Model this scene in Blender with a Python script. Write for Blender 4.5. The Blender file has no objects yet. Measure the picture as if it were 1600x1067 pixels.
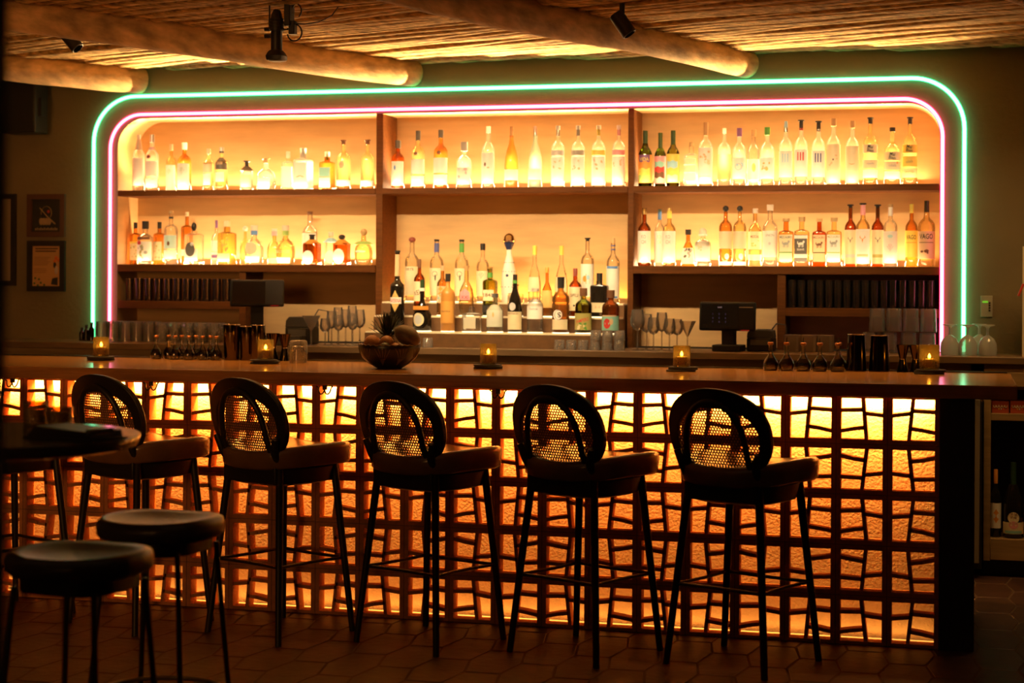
import bpy, math, random
from mathutils import Vector, Matrix, Euler
R_ = math.radians
rnd = random.Random(7)
SC = bpy.context.scene
COL = SC.collection

# ------------------------------------------------------------------ camera
CAM = Vector((0.0749, -7.0729, 1.4907)); YAW = -0.254; ROLL = 0.0053; FPX = 2696.71; SHY = -98.33
FW = Vector((math.sin(YAW), math.cos(YAW), 0)); RT0 = Vector((math.cos(YAW), -math.sin(YAW), 0)); UP0 = Vector((0, 0, 1))
RT = math.cos(ROLL)*RT0 + math.sin(ROLL)*UP0
UP = -math.sin(ROLL)*RT0 + math.cos(ROLL)*UP0
cd = bpy.data.cameras.new('camera'); co = bpy.data.objects.new('camera', cd); COL.objects.link(co)
co.matrix_world = Matrix(((RT.x, UP.x, -FW.x, CAM.x), (RT.y, UP.y, -FW.y, CAM.y), (RT.z, UP.z, -FW.z, CAM.z), (0, 0, 0, 1)))
cd.sensor_width = 36; cd.lens = 36*FPX/1600; cd.shift_y = SHY/1600
cd.clip_start = .05; cd.clip_end = 60
cd.dof.use_dof = True; cd.dof.focus_distance = 7.5; cd.dof.aperture_fstop = 2.6
SC.camera = co
# ------------------------------------------------------------------ view, world
SC.view_settings.view_transform = 'Standard'; SC.view_settings.look = 'None'
SC.view_settings.exposure = 0.0; SC.view_settings.gamma = 1.0
SC.view_settings.use_curve_mapping = False
cy = SC.cycles
cy.use_denoising = True; cy.max_bounces = 8; cy.diffuse_bounces = 4; cy.glossy_bounces = 4
cy.transmission_bounces = 6; cy.transparent_max_bounces = 40; cy.sample_clamp_indirect = 4.0
cy.caustics_reflective = False; cy.caustics_refractive = False
W = bpy.data.worlds.new('world'); SC.world = W; W.use_nodes = True
W.node_tree.nodes['Background'].inputs[0].default_value = (1.0, .62, .3, 1)
W.node_tree.nodes['Background'].inputs[1].default_value = 0.012

def area(name, loc, direction, sx, sy, power, color, spread=180):
    l = bpy.data.lights.new(name, 'AREA'); l.shape = 'RECTANGLE'; l.size = sx; l.size_y = sy
    l.energy = power; l.color = color; l.spread = R_(spread)
    o = bpy.data.objects.new(name, l); COL.objects.link(o); o.location = loc
    d = Vector(direction).normalized()
    z = -d; x = Vector((1, 0, 0)); x = (x - z*x.dot(z)).normalized(); y = z.cross(x)
    o.rotation_euler = Matrix((x, y, z)).transposed().to_euler()
    return o
def spot(name, loc, to, power, color, size, blend=.5, rad=.02):
    l = bpy.data.lights.new(name, 'SPOT'); l.energy = power; l.color = color
    l.spot_size = R_(size); l.spot_blend = blend; l.shadow_soft_size = rad
    o = bpy.data.objects.new(name, l); COL.objects.link(o); o.location = loc
    o.rotation_euler = (Vector(to)-Vector(loc)).to_track_quat('-Z', 'Y').to_euler()
    return o

FLOOR = 0.025
YN = 2.25          # front of the back-bar niche / back wall
YB = YN + .26      # back panel
YC = 1.80          # front of the back counter
ZC = 1.115         # top of the back counter
ZB = 1.08          # bar top
Z1, Z2, ZT = 2.0, 1.563, 2.425   # shelf tops, niche ceiling
NX0, NX1 = -4.765, -.03          # niche sides
D1, D2 = (-3.15, -3.11), (-1.692, -1.66)   # dividers
WARM = (1.0, .62, .29); AMB = (1.0, .405, .062)
# LED strips at the back of every shelf and in the front lip, washing the panel and the bottles from below
for (x0, x1) in ((NX0+.05, D1[0]), (D1[1], D2[0]), (D2[1], NX1-.05)):
    area('shelf_led_light', ((x0+x1)/2, YB-.03, Z1+.012), (0, -.6, .8), x1-x0-.04, .02, 13*(x1-x0)/1.5, WARM)
    area('ceiling_fill_light', ((x0+x1)/2, YB-.03, Z1+.013), (0, -.66, .75), x1-x0-.04, .02, 54*(x1-x0)/1.5, (1, .62, .26), 62)  # extra narrow beam added at the strip to brighten the ceiling
    area('shelf_led_front_light', ((x0+x1)/2, YN+.012, Z1+.010), (0, .75, .66), x1-x0-.04, .012, 2.0, WARM, 150)
for (x0, x1) in ((NX0+.05, D1[0]), (D2[1], NX1-.05)):
    area('shelf_led_light', ((x0+x1)/2, YB-.03, Z2+.012), (0, -.6, .8), x1-x0-.04, .02, 20, WARM)
    area('shelf_led_front_light', ((x0+x1)/2, YN+.012, Z2+.010), (0, .75, .66), x1-x0-.04, .012, 2.0, WARM, 150)
area('steps_back_light', ((D1[1]+D2[0])/2, YB-.03, 1.37), (0, -.3, .95), 1.35, .02, 8, AMB)
# unseen linear lights added in place of ceiling spotlights, aimed at the bottles
area('bottle_wash_light', (-2.4, .80, 2.55), (0, .87, -.42), 4.3, .03, 14, (1, .70, .36), 48)
area('steps_fill_light', (-2.4, .80, 2.55), (0, .72, -.69), 1.5, .03, 7, (1, .70, .36), 44)  # second wash, added to brighten the labels on the steps
# strips above and below the plaster wall behind the breeze blocks
area('screen_top_light', (-2.45, .105, 1.014), (0, .25, -1), 4.85, .03, 98, AMB)
area('screen_bottom_light', (-2.45, .105, .05), (0, .2, 1), 4.85, .02, 1.0, AMB)
# unseen warm fill lights, added to brighten the room and the bar
area('room_fill_light', (-2.3, -3.2, 2.6), (0, .25, -1), 5, 2.5, 2, (1, .55, .22))
area('front_fill_light', (-3.2, -8.3, 1.9), (-.1, 1, .02), 3.5, 1.6, 15, (1, .42, .11), 56)  # added panel behind the camera, lifts upright faces like the bar fascia
area('cabinet_fill_light', (.75, 1.25, 2.5), (0, .3, -1), .8, .3, 5, (1, .55, .18), 120)  # added to lift the dark cabinet at the right end
area('bar_top_fill_light', (-2.2, .70, 2.55), (0, .06, -1), 4.6, .1, 21, (1, .46, .12), 88)  # added to brighten the bar top and the counter front

# ------------------------------------------------------------------ helpers
def at(px, py, Y):
    d = FW + RT*((px-800)/FPX) + UP*((533.5+SHY-py)/FPX)
    return CAM + d*((Y-CAM.y)/d.y)
def atz(px, py, z):
    d = FW + RT*((px-800)/FPX) + UP*((533.5+SHY-py)/FPX)
    return CAM + d*((z-CAM.z)/d.z)
def tag(o, label, cat, group=None, kind=None):
    if label: o['label'] = label
    if cat: o['category'] = cat
    if group: o['group'] = group
    if kind: o['kind'] = kind
    return o
def thing(name, label, cat, loc=(0, 0, 0), rz=0, group=None):
    o = bpy.data.objects.new(name, None); COL.objects.link(o)
    o.location = loc; o.rotation_euler = (0, 0, rz); o.empty_display_size = .05
    return tag(o, label, cat, group)
def kids(o): return [c for c in bpy.data.objects if c.parent == o]
def dup(root, loc, rz=None, label=None, group=None, scale=None):
    r = root.copy(); COL.objects.link(r); r.location = loc
    if rz is not None: r.rotation_euler = (0, 0, rz)
    if scale: r.scale = scale
    if label: r['label'] = label
    if group: r['group'] = group
    for ch in root['_k'] if '_k' in root else kids(root):
        c = ch.copy(); COL.objects.link(c); c.parent = r
        for g in kids(ch):
            d = g.copy(); COL.objects.link(d); d.parent = c
    return r
class MB:
    def __init__(s): s.v = []; s.f = []; s.mi = []; s.m = 0; s.M = None
    def add(s, vs, fs):
        n = len(s.v)
        if s.M is not None: vs = [s.M @ Vector(v) for v in vs]
        s.v += [tuple(v) for v in vs]; s.f += [tuple(i+n for i in f) for f in fs]; s.mi += [s.m]*len(fs)
        return s
    def box(s, x0, x1, y0, y1, z0, z1):
        v = [(x, y, z) for z in (z0, z1) for y in (y0, y1) for x in (x0, x1)]
        return s.add(v, [(0, 2, 3, 1), (4, 5, 7, 6), (0, 1, 5, 4), (2, 6, 7, 3), (0, 4, 6, 2), (1, 3, 7, 5)])
    def prism(s, poly, y0, y1):      # polygon in x,z extruded along y
        n = len(poly)
        v = [(x, y0, z) for x, z in poly] + [(x, y1, z) for x, z in poly]
        return s.add(v, [tuple(range(n)), tuple(range(2*n-1, n-1, -1))] + [(i, i+n, (i+1) % n+n, (i+1) % n) for i in range(n)])
    def lathe(s, prof, c=(0, 0, 0), seg=20, n=2.0, dy=1.0, cap=True, a0=0, a1=2*math.pi):
        # prof: list of (z, r); superellipse exponent n, depth ratio dy
        full = abs(a1-a0-2*math.pi) < 1e-6; k = seg if full else seg+1; vs = []
        for z, r in prof:
            for i in range(k):
                a = a0+(a1-a0)*i/seg; ca, sa = math.cos(a), math.sin(a)
                e = 1 if n == 2 else (abs(ca)**n+abs(sa)**n)**(-1/n)
                vs.append((c[0]+r*e*ca, c[1]+r*e*sa*dy, c[2]+z))
        fs = []
        for j in range(len(prof)-1):
            for i in range(seg):
                i2 = (i+1) % k
                fs.append((j*k+i, j*k+i2, (j+1)*k+i2, (j+1)*k+i))
        if full and cap:
            if prof[0][1] > 1e-5: fs.append(tuple(range(k-1, -1, -1)))
            if prof[-1][1] > 1e-5: fs.append(tuple((len(prof)-1)*k+i for i in range(k)))
        return s.add(vs, fs)
    def cyl(s, p0, p1, r0, r1=None, seg=12):
        return s.tube([p0, p1], [r0, r0 if r1 is None else r1], seg)
    def tube(s, pts, r, seg=8, closed=False, flat=None):
        pts = [Vector(p) for p in pts]; n = len(pts)
        if not isinstance(r, (list, tuple)): r = [r]*n
        vs = []; ref = None
        for i, p in enumerate(pts):
            if closed: t = pts[(i+1) % n]-pts[i-1]
            else: t = pts[min(i+1, n-1)]-pts[max(i-1, 0)]
            t.normalize()
            if ref is None:
                ref = Vector((0, 0, 1)) if abs(t.z) < .9 else Vector((1, 0, 0))
                u = t.cross(ref).normalized()
            else: u = (u-t*u.dot(t)).normalized()
            w = t.cross(u)
            for k in range(seg):
                a = 2*math.pi*k/seg
                if flat: vs.append(p+u*(r[i]*math.cos(a)*flat[0])+w*(r[i]*math.sin(a)*flat[1]))
                else: vs.append(p+u*(r[i]*math.cos(a))+w*(r[i]*math.sin(a)))
        fs = []
        for j in range(n if closed else n-1):
            j2 = (j+1) % n
            for k in range(seg):
                k2 = (k+1) % seg; fs.append((j*seg+k, j*seg+k2, j2*seg+k2, j2*seg+k))
        if not closed: fs += [tuple(range(seg-1, -1, -1)), tuple((n-1)*seg+k for k in range(seg))]
        return s.add(vs, fs)
    def ball(s, c, r, seg=14, rings=8, sc=(1, 1, 1)):
        prof = [(-r*math.cos(math.pi*i/rings)*sc[2], max(1e-6, r*math.sin(math.pi*i/rings)*sc[0])) for i in range(rings+1)]
        return s.lathe(prof, c, seg, dy=sc[1]/sc[0], cap=False)
    def build(s, name, mat, parent=None, smooth=True, bevel=0, angle=40):
        me = bpy.data.meshes.new(name); me.from_pydata(s.v, [], s.f)
        for m in (mat if isinstance(mat, (list, tuple)) else [mat]): me.materials.append(m)
        if any(s.mi): me.polygons.foreach_set('material_index', s.mi)
        if smooth:
            me.polygons.foreach_set('use_smooth', [True]*len(s.f))
            me.set_sharp_from_angle(angle=R_(angle))
        me.update()
        o = bpy.data.objects.new(name, me); COL.objects.link(o)
        if parent is not None: o.parent = parent
        if bevel:
            b = o.modifiers.new('bevel', 'BEVEL'); b.width = bevel; b.segments = 2; b.limit_method = 'ANGLE'; b.angle_limit = R_(50)
        return o
def text_mesh(txt, h, mat, parent, pos, radius=None, width=None, name='lettering', rot=0, normal_x=False, bold=False):
    """flat letters facing -y, centred at pos; wrapped round a cylinder of that radius"""
    cu = bpy.data.curves.new(name, 'FONT'); cu.body = txt; cu.size = 1; cu.align_x = 'CENTER'; cu.align_y = 'CENTER'; cu.resolution_u = 2
    if bold: cu.offset = .012
    t = bpy.data.objects.new(name, cu); COL.objects.link(t)
    dg = bpy.context.evaluated_depsgraph_get(); dg.update()
    me = bpy.data.meshes.new_from_object(t.evaluated_get(dg)); bpy.data.objects.remove(t); bpy.data.curves.remove(cu)
    if not len(me.vertices): return None
    xs = [v.co.x for v in me.vertices]; ys = [v.co.y for v in me.vertices]
    sx = h/.72; w0 = (max(xs)-min(xs))
    kx = (width/w0) if width else sx
    yc = (max(ys)+min(ys))/2; xc = (max(xs)+min(xs))/2; ky = h/max(1e-6, max(ys)-min(ys))
    for v in me.vertices:
        u = (v.co.x-xc)*kx; z = (v.co.y-yc)*ky
        u, z = u*math.cos(rot)-z*math.sin(rot), u*math.sin(rot)+z*math.cos(rot)
        if radius: v.co = (pos[0]+radius*math.sin(u/radius), pos[1]-radius*math.cos(u/radius), pos[2]+z)
        else: v.co = (pos[0]+u, pos[1], pos[2]+z)
    me.materials.clear(); me.materials.append(mat); me.name = name
    o = bpy.data.objects.new(name, me); COL.objects.link(o); o.parent = parent
    return o

# ------------------------------------------------------------------ materials
MATS = {}
def P(name, col, rough=.5, metal=0, emit=None, es=0, noise=0, nscale=20, bump=0, bscale=60, stretch=(1, 1, 1), spec=.5, coat=0, alpha=None):
    if name in MATS: return MATS[name]
    m = bpy.data.materials.new(name); m.use_nodes = True; nt = m.node_tree; b = nt.nodes['Principled BSDF']
    b.inputs['Base Color'].default_value = (*col, 1); b.inputs['Roughness'].default_value = rough
    b.inputs['Metallic'].default_value = metal; b.inputs['Specular IOR Level'].default_value = spec
    b.inputs['Coat Weight'].default_value = coat
    if emit: b.inputs['Emission Color'].default_value = (*emit, 1); b.inputs['Emission Strength'].default_value = es
    if noise or bump:
        tc = nt.nodes.new('ShaderNodeTexCoord'); mp = nt.nodes.new('ShaderNodeMapping'); mp.inputs['Scale'].default_value = stretch
        nt.links.new(tc.outputs['Object'], mp.inputs[0])
        if noise:
            n = nt.nodes.new('ShaderNodeTexNoise'); n.inputs['Scale'].default_value = nscale; n.inputs['Detail'].default_value = 4
            nt.links.new(mp.outputs[0], n.inputs[0])
            r = nt.nodes.new('ShaderNodeValToRGB'); e = r.color_ramp.elements
            e[0].position = .3; e[1].position = .7
            e[0].color = (*[c*(1-noise) for c in col], 1); e[1].color = (*[min(1, c*(1+noise)) for c in col], 1)
            nt.links.new(n.outputs['Fac'], r.inputs[0]); nt.links.new(r.outputs[0], b.inputs['Base Color'])
        if bump:
            n2 = nt.nodes.new('ShaderNodeTexNoise'); n2.inputs['Scale'].default_value = bscale; n2.inputs['Detail'].default_value = 5
            nt.links.new(mp.outputs[0], n2.inputs[0])
            bp = nt.nodes.new('ShaderNodeBump'); bp.inputs['Strength'].default_value = bump; bp.inputs['Distance'].default_value = .01
            nt.links.new(n2.outputs['Fac'], bp.inputs['Height']); nt.links.new(bp.outputs[0], b.inputs['Normal'])
    MATS[name] = m; return m
def GL(name, tint, edge=None, gloss=1.0, rough=.03, frost=0, bump=0, bscale=80):
    """thin glass that lets light through: tinted transparency, darker at grazing angles, with Fresnel gloss"""
    if name in MATS: return MATS[name]
    m = bpy.data.materials.new(name); m.use_nodes = True; nt = m.node_tree; nt.nodes.clear()
    out = nt.nodes.new('ShaderNodeOutputMaterial'); tr = nt.nodes.new('ShaderNodeBsdfTransparent'); gl = nt.nodes.new('ShaderNodeBsdfGlossy')
    gl.inputs['Roughness'].default_value = rough
    lw = nt.nodes.new('ShaderNodeLayerWeight'); lw.inputs['Blend'].default_value = .35
    mx = nt.nodes.new('ShaderNodeMix'); mx.data_type = 'RGBA'
    edge = edge or tuple(t*t*.55 for t in tint)
    mx.inputs['A'].default_value = (*tint, 1); mx.inputs['B'].default_value = (*edge, 1)
    nt.links.new(lw.outputs['Facing'], mx.inputs['Factor']); nt.links.new(mx.outputs['Result'], tr.inputs['Color'])
    fr = nt.nodes.new('ShaderNodeFresnel'); fr.inputs['IOR'].default_value = 1.5
    mul = nt.nodes.new('ShaderNodeMath'); mul.operation = 'MULTIPLY'; mul.inputs[1].default_value = gloss
    nt.links.new(fr.outputs[0], mul.inputs[0])
    ms = nt.nodes.new('ShaderNodeMixShader'); nt.links.new(mul.outputs[0], ms.inputs[0]); nt.links.new(tr.outputs[0], ms.inputs[1]); nt.links.new(gl.outputs[0], ms.inputs[2])
    last = ms
    if frost:
        df = nt.nodes.new('ShaderNodeBsdfTranslucent'); df.inputs[0].default_value = (*tint, 1)
        d2 = nt.nodes.new('ShaderNodeBsdfDiffuse'); d2.inputs[0].default_value = (*tint, 1)
        md = nt.nodes.new('ShaderNodeMixShader'); md.inputs[0].default_value = .5
        nt.links.new(df.outputs[0], md.inputs[1]); nt.links.new(d2.outputs[0], md.inputs[2])
        m2 = nt.nodes.new('ShaderNodeMixShader'); m2.inputs[0].default_value = frost
        nt.links.new(ms.outputs[0], m2.inputs[1]); nt.links.new(md.outputs[0], m2.inputs[2]); last = m2
    if bump:
        tc = nt.nodes.new('ShaderNodeTexCoord'); n2 = nt.nodes.new('ShaderNodeTexVoronoi'); n2.inputs['Scale'].default_value = bscale
        nt.links.new(tc.outputs['Object'], n2.inputs[0]); bp = nt.nodes.new('ShaderNodeBump'); bp.inputs['Strength'].default_value = bump; bp.inputs['Distance'].default_value = .004
        nt.links.new(n2.outputs['Distance'], bp.inputs['Height'])
        for q in (gl, fr, lw): nt.links.new(bp.outputs[0], q.inputs['Normal'])
    nt.links.new(last.outputs[0], out.inputs[0]); MATS[name] = m; return m
def EM(name, col, s):
    if name in MATS: return MATS[name]
    m = bpy.data.materials.new(name); m.use_nodes = True; nt = m.node_tree; nt.nodes.clear()
    out = nt.nodes.new('ShaderNodeOutputMaterial'); e = nt.nodes.new('ShaderNodeEmission')
    e.inputs[0].default_value = (*col, 1); e.inputs[1].default_value = s; nt.links.new(e.outputs[0], out.inputs[0])
    MATS[name] = m; return m
def NEON(name, core, rim, s):
    """neon flex: hot core, saturated rim (the silicone jacket is thicker at grazing angles)"""
    m = bpy.data.materials.new(name); m.use_nodes = True; nt = m.node_tree; nt.nodes.clear()
    out = nt.nodes.new('ShaderNodeOutputMaterial'); e = nt.nodes.new('ShaderNodeEmission')
    lw = nt.nodes.new('ShaderNodeLayerWeight'); lw.inputs['Blend'].default_value = .42
    r = nt.nodes.new('ShaderNodeValToRGB'); q = r.color_ramp.elements; q[0].position = .16; q[0].color = (*core, 1); q[1].position = .42; q[1].color = (*rim, 1)
    nt.links.new(lw.outputs['Facing'], r.inputs[0]); nt.links.new(r.outputs[0], e.inputs[0]); e.inputs[1].default_value = s
    nt.links.new(e.outputs[0], out.inputs[0]); MATS[name] = m; return m

m_wall = P('wall_plaster', (.22, .175, .095), .85, bump=.25, bscale=40, noise=.08, nscale=3)
m_fascia = P('fascia_paint', (.22, .15, .10), .7, bump=.15, bscale=60)
m_niche = P('niche_wood', (.62, .39, .17), .6, noise=.12, nscale=3, stretch=(1, 1, 6))
m_shelf = P('shelf_wood', (.105, .034, .005), .6, spec=.15, noise=.2, nscale=6, stretch=(1, 6, 14))
m_bar = P('bar_top_wood', (.42, .20, .055), .17, noise=.25, nscale=4, stretch=(1, 14, 14), bump=.02, bscale=30)
m_block = P('terracotta_block', (.66, .25, .085), .85, bump=.35, bscale=120, noise=.12, nscale=30)
m_plaster = P('rough_plaster', (.9, .8, .6), .85, bump=.5, bscale=90, noise=.06, nscale=12)
m_beam = P('log_wood', (.62, .41, .18), .75, noise=.45, nscale=4, stretch=(4, .8, 4), bump=.6, bscale=14)
m_pole = P('latilla_wood', (.66, .42, .17), .8, noise=.6, nscale=7, stretch=(1.2, 9, 9), bump=.6, bscale=30)
m_tile = P('floor_tile', (.052, .023, .015), .5, noise=.35, nscale=9, bump=.25, bscale=25)
m_grout = P('floor_grout', (.095, .06, .035), .8)
m_black = P('black_metal', (.02, .018, .014), .45)
m_dark = P('dark_wood', (.028, .018, .010), .42)
m_leather = P('brown_leather', (.25, .115, .038), .22, noise=.15, nscale=8, bump=.03, bscale=60, spec=.9)
m_cane = P('cane', (.20, .10, .04), .6)
m_oak = P('oak_cabinet', (.34, .22, .09), .55, noise=.2, nscale=4, stretch=(1, 4, 12), bump=.08)
m_ctop = P('counter_wood', (.20, .125, .06), .35, noise=.2, nscale=5, stretch=(1, 6, 6))
m_dkbar = P('bar_end_wood', (.028, .013, .007), .6, noise=.15)
m_chrome = P('chrome', (.75, .68, .55), .12, 1)
m_steel = P('brushed_steel', (.42, .36, .28), .3, .6)
m_gun = P('dark_steel_tin', (.13, .095, .055), .12, 1)
m_plast = P('black_plastic', (.014, .012, .010), .55, spec=.3)
m_screen = P('dark_screen', (.012, .010, .010), .12)
m_white = P('white_paper', (.86, .83, .74), .6)
m_cream = P('cream_paper', (.80, .72, .50), .6)
g_clear = GL('clear_glass', (.98, .95, .88), (.90, .84, .72), gloss=.8, frost=.05)
g_pale = GL('pale_spirit', (.97, .84, .55), (.68, .48, .18), gloss=.8, frost=.05)
g_amber = GL('amber_spirit', (.92, .56, .18), (.5, .2, .03), frost=.10)
g_damber = GL('dark_amber_spirit', (.72, .28, .05), (.3, .07, .01), frost=.08)
g_gold = GL('golden_spirit', (.98, .78, .34), (.75, .45, .10), frost=.12)
g_green = GL('green_glass', (.35, .46, .06), (.06, .10, .01))
g_olive = GL('olive_glass', (.55, .55, .16), (.12, .13, .02))
g_smoke = GL('smoky_glass', (.55, .62, .52), (.18, .2, .17), frost=.35)
g_copper = GL('copper_glass', (.85, .42, .14), (.4, .14, .03), frost=.3)
g_frost = GL('frosted_glass', (.95, .93, .86), frost=.65)
g_drink = GL('drinking_glass', (.97, .94, .89), (.90, .84, .74), gloss=1.2, frost=.13)
g_rack = GL('rack_glass', (.93, .84, .73), (.50, .38, .27), gloss=1.6, frost=.02)
g_gob = GL('ribbed_glass', (.90, .93, .86), (.7, .7, .6), gloss=2.5, frost=.5, bump=.4, bscale=60)
g_votive = GL('amber_textured_glass', (.85, .66, .25), (.28, .18, .05), gloss=1.4, bump=.9, bscale=140, frost=.12)
g_bar = GL('bottle_glass', (.97, .94, .88), (.72, .60, .44), gloss=3.0)
g_cut = GL('cut_glass', (.93, .90, .85), (.34, .3, .26), gloss=3.2, bump=1, bscale=110, frost=.22)
m_darkliq = P('dark_bottle', (.012, .009, .006), .1)
m_ltop = P('lit_acrylic', (.8, .7, .5), .4, emit=(1, .6, .22), es=.10)
m_puck = P('lit_puck', (.9, .85, .7), .4, emit=(1, .82, .5), es=2.2)

def struct(o, kind='structure'): o['kind'] = kind; return o

# ------------------------------------------------------------------ structure
# floor: hexagonal tiles on grout
mb = MB(); mb.box(-7.5, 3.2, -8.6, YN+.5, FLOOR-.1, FLOOR-.0015); mb.m = 1
hw, hl, fl = .2, .385, .135
ny = int(11/hl*2)+2
for j in range(ny):
    yy = -8.4+j*hl/2
    if yy > YN+.2: break
    for i in range(34):
        step = hw+fl+.004
        xx = -7.4+i*step+(step/2 if j % 2 else 0)
        if xx > 3.0: continue
        pts = [(-hw/2, 0), (-fl/2, -hl/2), (fl/2, -hl/2), (hw/2, 0), (fl/2, hl/2), (-fl/2, hl/2)]
        k = .965; t = FLOOR-.0015
        vs = [(xx+x*k, yy+y*k, t) for x, y in pts]+[(xx+x*k*.98, yy+y*k*.98, FLOOR) for x, y in pts]
        mb.add(vs, [(6, 7, 8, 9, 10, 11)]+[(a, (a+1) % 6, (a+1) % 6+6, a+6) for a in range(6)])
struct(mb.build('floor', [m_grout, m_tile], smooth=False))

# back wall with the rounded opening for the niche
def rr_top(x0, x1, zt, rad, z0, n=12):   # outline: up the left side, over, down the right side
    p = [(x0, z0)]
    p += [(x0+rad-rad*math.cos(a), zt-rad+rad*math.sin(a)) for a in [math.pi/2*i/n for i in range(n+1)]]
    p += [(x1-rad+rad*math.sin(a), zt-rad+rad*math.cos(a)) for a in [math.pi/2*i/n for i in range(n+1)]]
    p += [(x1, z0)]
    return p
NR = .17
inner = rr_top(NX0, NX1, ZT, NR, ZC)
def ring_faces(mb, inn, outx0, outx1, outz1, y):
    """flat wall at y around an opening; outer rectangle"""
    n = len(inn); out = []
    for x, z in inn:
        out.append((x, z))
    vs = [(x, y, z) for x, z in inn]; fs = []
    # project each inner point to the outer rectangle
    cx = (inn[0][0]+inn[-1][0])/2
    oo = []
    for i, (x, z) in enumerate(inn):
        if i == 0: oo.append((outx0, z)); continue
        if i == n-1: oo.append((outx1, z)); continue
        if i < n//2:
            t = (i-1)/(n//2-2); oo.append((outx0, z) if t < .5 else (x, outz1))
        else:
            t = (i-n//2)/(n//2-2); oo.append((x, outz1) if t < .5 else (outx1, z))
    vs += [(x, y, z) for x, z in oo]
    for i in range(n-1): fs.append((i, i+1, n+i+1, n+i))
    # corner fillers
    for i in range(n-1):
        a, b = oo[i], oo[i+1]
        if a[0] != b[0] and a[1] != b[1]:
            c = (outx0 if i < n//2 else outx1, outz1); vs.append((c[0], y, c[1])); fs.append((n+i, n+i+1, len(vs)-1))
    mb.add(vs, fs)
mb = MB()
ring_faces(mb, inner, -7.5, 3.2, 3.1, YN)
mb.box(-7.5, NX0, YN, YN+.02, FLOOR-.05, ZC); mb.box(NX1, 3.2, YN, YN+.02, FLOOR-.05, ZC)
mb.box(NX0, NX1, YN, YN+.02, FLOOR-.05, ZC)
struct(mb.build('wall_back', m_wall, smooth=False))
mb = MB(); mb.box(-7.6, -7.5, -8.6, YN+.3, FLOOR-.05, 3.1); struct(mb.build('wall_left', m_wall, smooth=False))
mb = MB(); mb.box(3.2, 3.3, -8.6, YN+.3, FLOOR-.05, 3.1); struct(mb.build('wall_right', m_wall, smooth=False))
mb = MB(); mb.box(-7.6, 3.3, -8.7, -8.6, FLOOR-.05, 3.1); struct(mb.build('wall_front', m_wall, smooth=False))
# ceiling: slab and latilla poles lying across the beams
mb = MB(); mb.box(-7.6, 3.3, -8.6, YN+.3, 2.80, 2.9); mb.m = 1
BD = Vector((math.sin(R_(20)), math.cos(R_(20)), 0)); PD = Vector((math.cos(R_(20)), -math.sin(R_(20)), 0))
org = Vector((-2.2, 2.3, 0)); q = -1.9; k = 0
while q < 4.6:
    r = rnd.uniform(.020, .036); q += r
    c = org - BD*(q-1.2)
    pts = []; rr = []; ph = rnd.uniform(0, 6); amp = rnd.uniform(.004, .012); drop = rnd.uniform(-.008, .010)
    # clip against the back wall
    L0, L1 = -5.0, 5.2
    if PD.y < 0:
        L0 = max(L0, (c.y-(YN+.03))/(-PD.y))
    if L0 < L1-.5:
        n = max(4, int((L1-L0)/.16))
        for i in range(n+1):
            s = L0+(L1-L0)*i/n
            p = c+PD*s+BD*amp*math.sin(s*1.7+ph)
            pts.append((p.x, p.y, 2.735+drop+.007*math.sin(s*2.3+ph*2)))
            rr.append(r*(1+.10*math.sin(s*3.1+ph)+.06*math.sin(s*9+ph*3)))
        mb.tube(pts, rr, 8)
    q += r*.93; k += 1
struct(mb.build('ceiling', [m_dkbar, m_pole], smooth=True, angle=60))
# dark strip where the wall meets the poles
# near wall end at the very left of the view
nwx = at(10, 500, -5.2).x
mb = MB(); mb.box(nwx-1.6, nwx, -5.3, -5.2, FLOOR-.05, 2.8)
pw = mb.build('wall_near', P('near_wall_paint', (.035, .03, .02), .8), smooth=False); struct(pw)

# ------------------------------------------------------------------ back-bar niche and shelves
unit = thing('shelving_unit', 'built-in backlit wooden shelving niche with rounded top corners in the back wall', 'shelves', (0, YN, ZC))
def L(z): return z-ZC
mb = MB(); n = len(inner)
vs = [(x, 0, L(z)) for x, z in inner]+[(x, YB-YN, L(z)) for x, z in inner]
mb.add(vs, [(i, n+i, n+i+1, i+1) for i in range(n-1)]); mb.build('niche_lining', m_niche, unit, smooth=True, angle=50)
mb = MB(); mb.box(NX0-.02, NX1+.02, YB-YN, YB-YN+.02, 0, L(ZT)+.02); mb.build('back_panel', m_niche, unit, smooth=False)
for a, b in (D1, D2):
    MB().box(a, b, .004, YB-YN, 0, L(ZT)-.001).build('divider', m_shelf, unit, bevel=.002)
for x0, x1 in ((NX0+.004, D1[0]), (D1[1], D2[0]), (D2[1], NX1-.004)):
    MB().box(x0, x1, -.008, YB-YN, L(Z1)-.034, L(Z1)).build('shelf', m_shelf, unit, bevel=.002)
for x0, x1 in ((NX0+.004, D1[0]), (D2[1], NX1-.004)):
    MB().box(x0, x1, -.008, YB-YN, L(Z2)-.042, L(Z2)).build('shelf', m_shelf, unit, bevel=.002)
xl = at(379, 450, YN).x; xr = at(1221, 450, YN).x
MB().box(xl-.02, xl+.02, .0, YB-YN, 0, L(Z2)-.042).build('upright', m_shelf, unit, bevel=.002)
MB().box(xr-.022, xr+.022, .0, YB-YN, 0, L(Z2)-.042).build('upright', m_shelf, unit, bevel=.002)
zl = at(250, 470, YN).z; MB().box(NX0+.004, xl-.02, .0, YB-YN, L(zl)-.045, L(zl)).build('rack_shelf', m_shelf, unit, bevel=.002)
zr = at(1350, 482, YN).z; MB().box(xr+.022, NX1-.004, .0, YB-YN, L(zr)-.045, L(zr)).build('rack_shelf', m_shelf, unit, bevel=.002)
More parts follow.
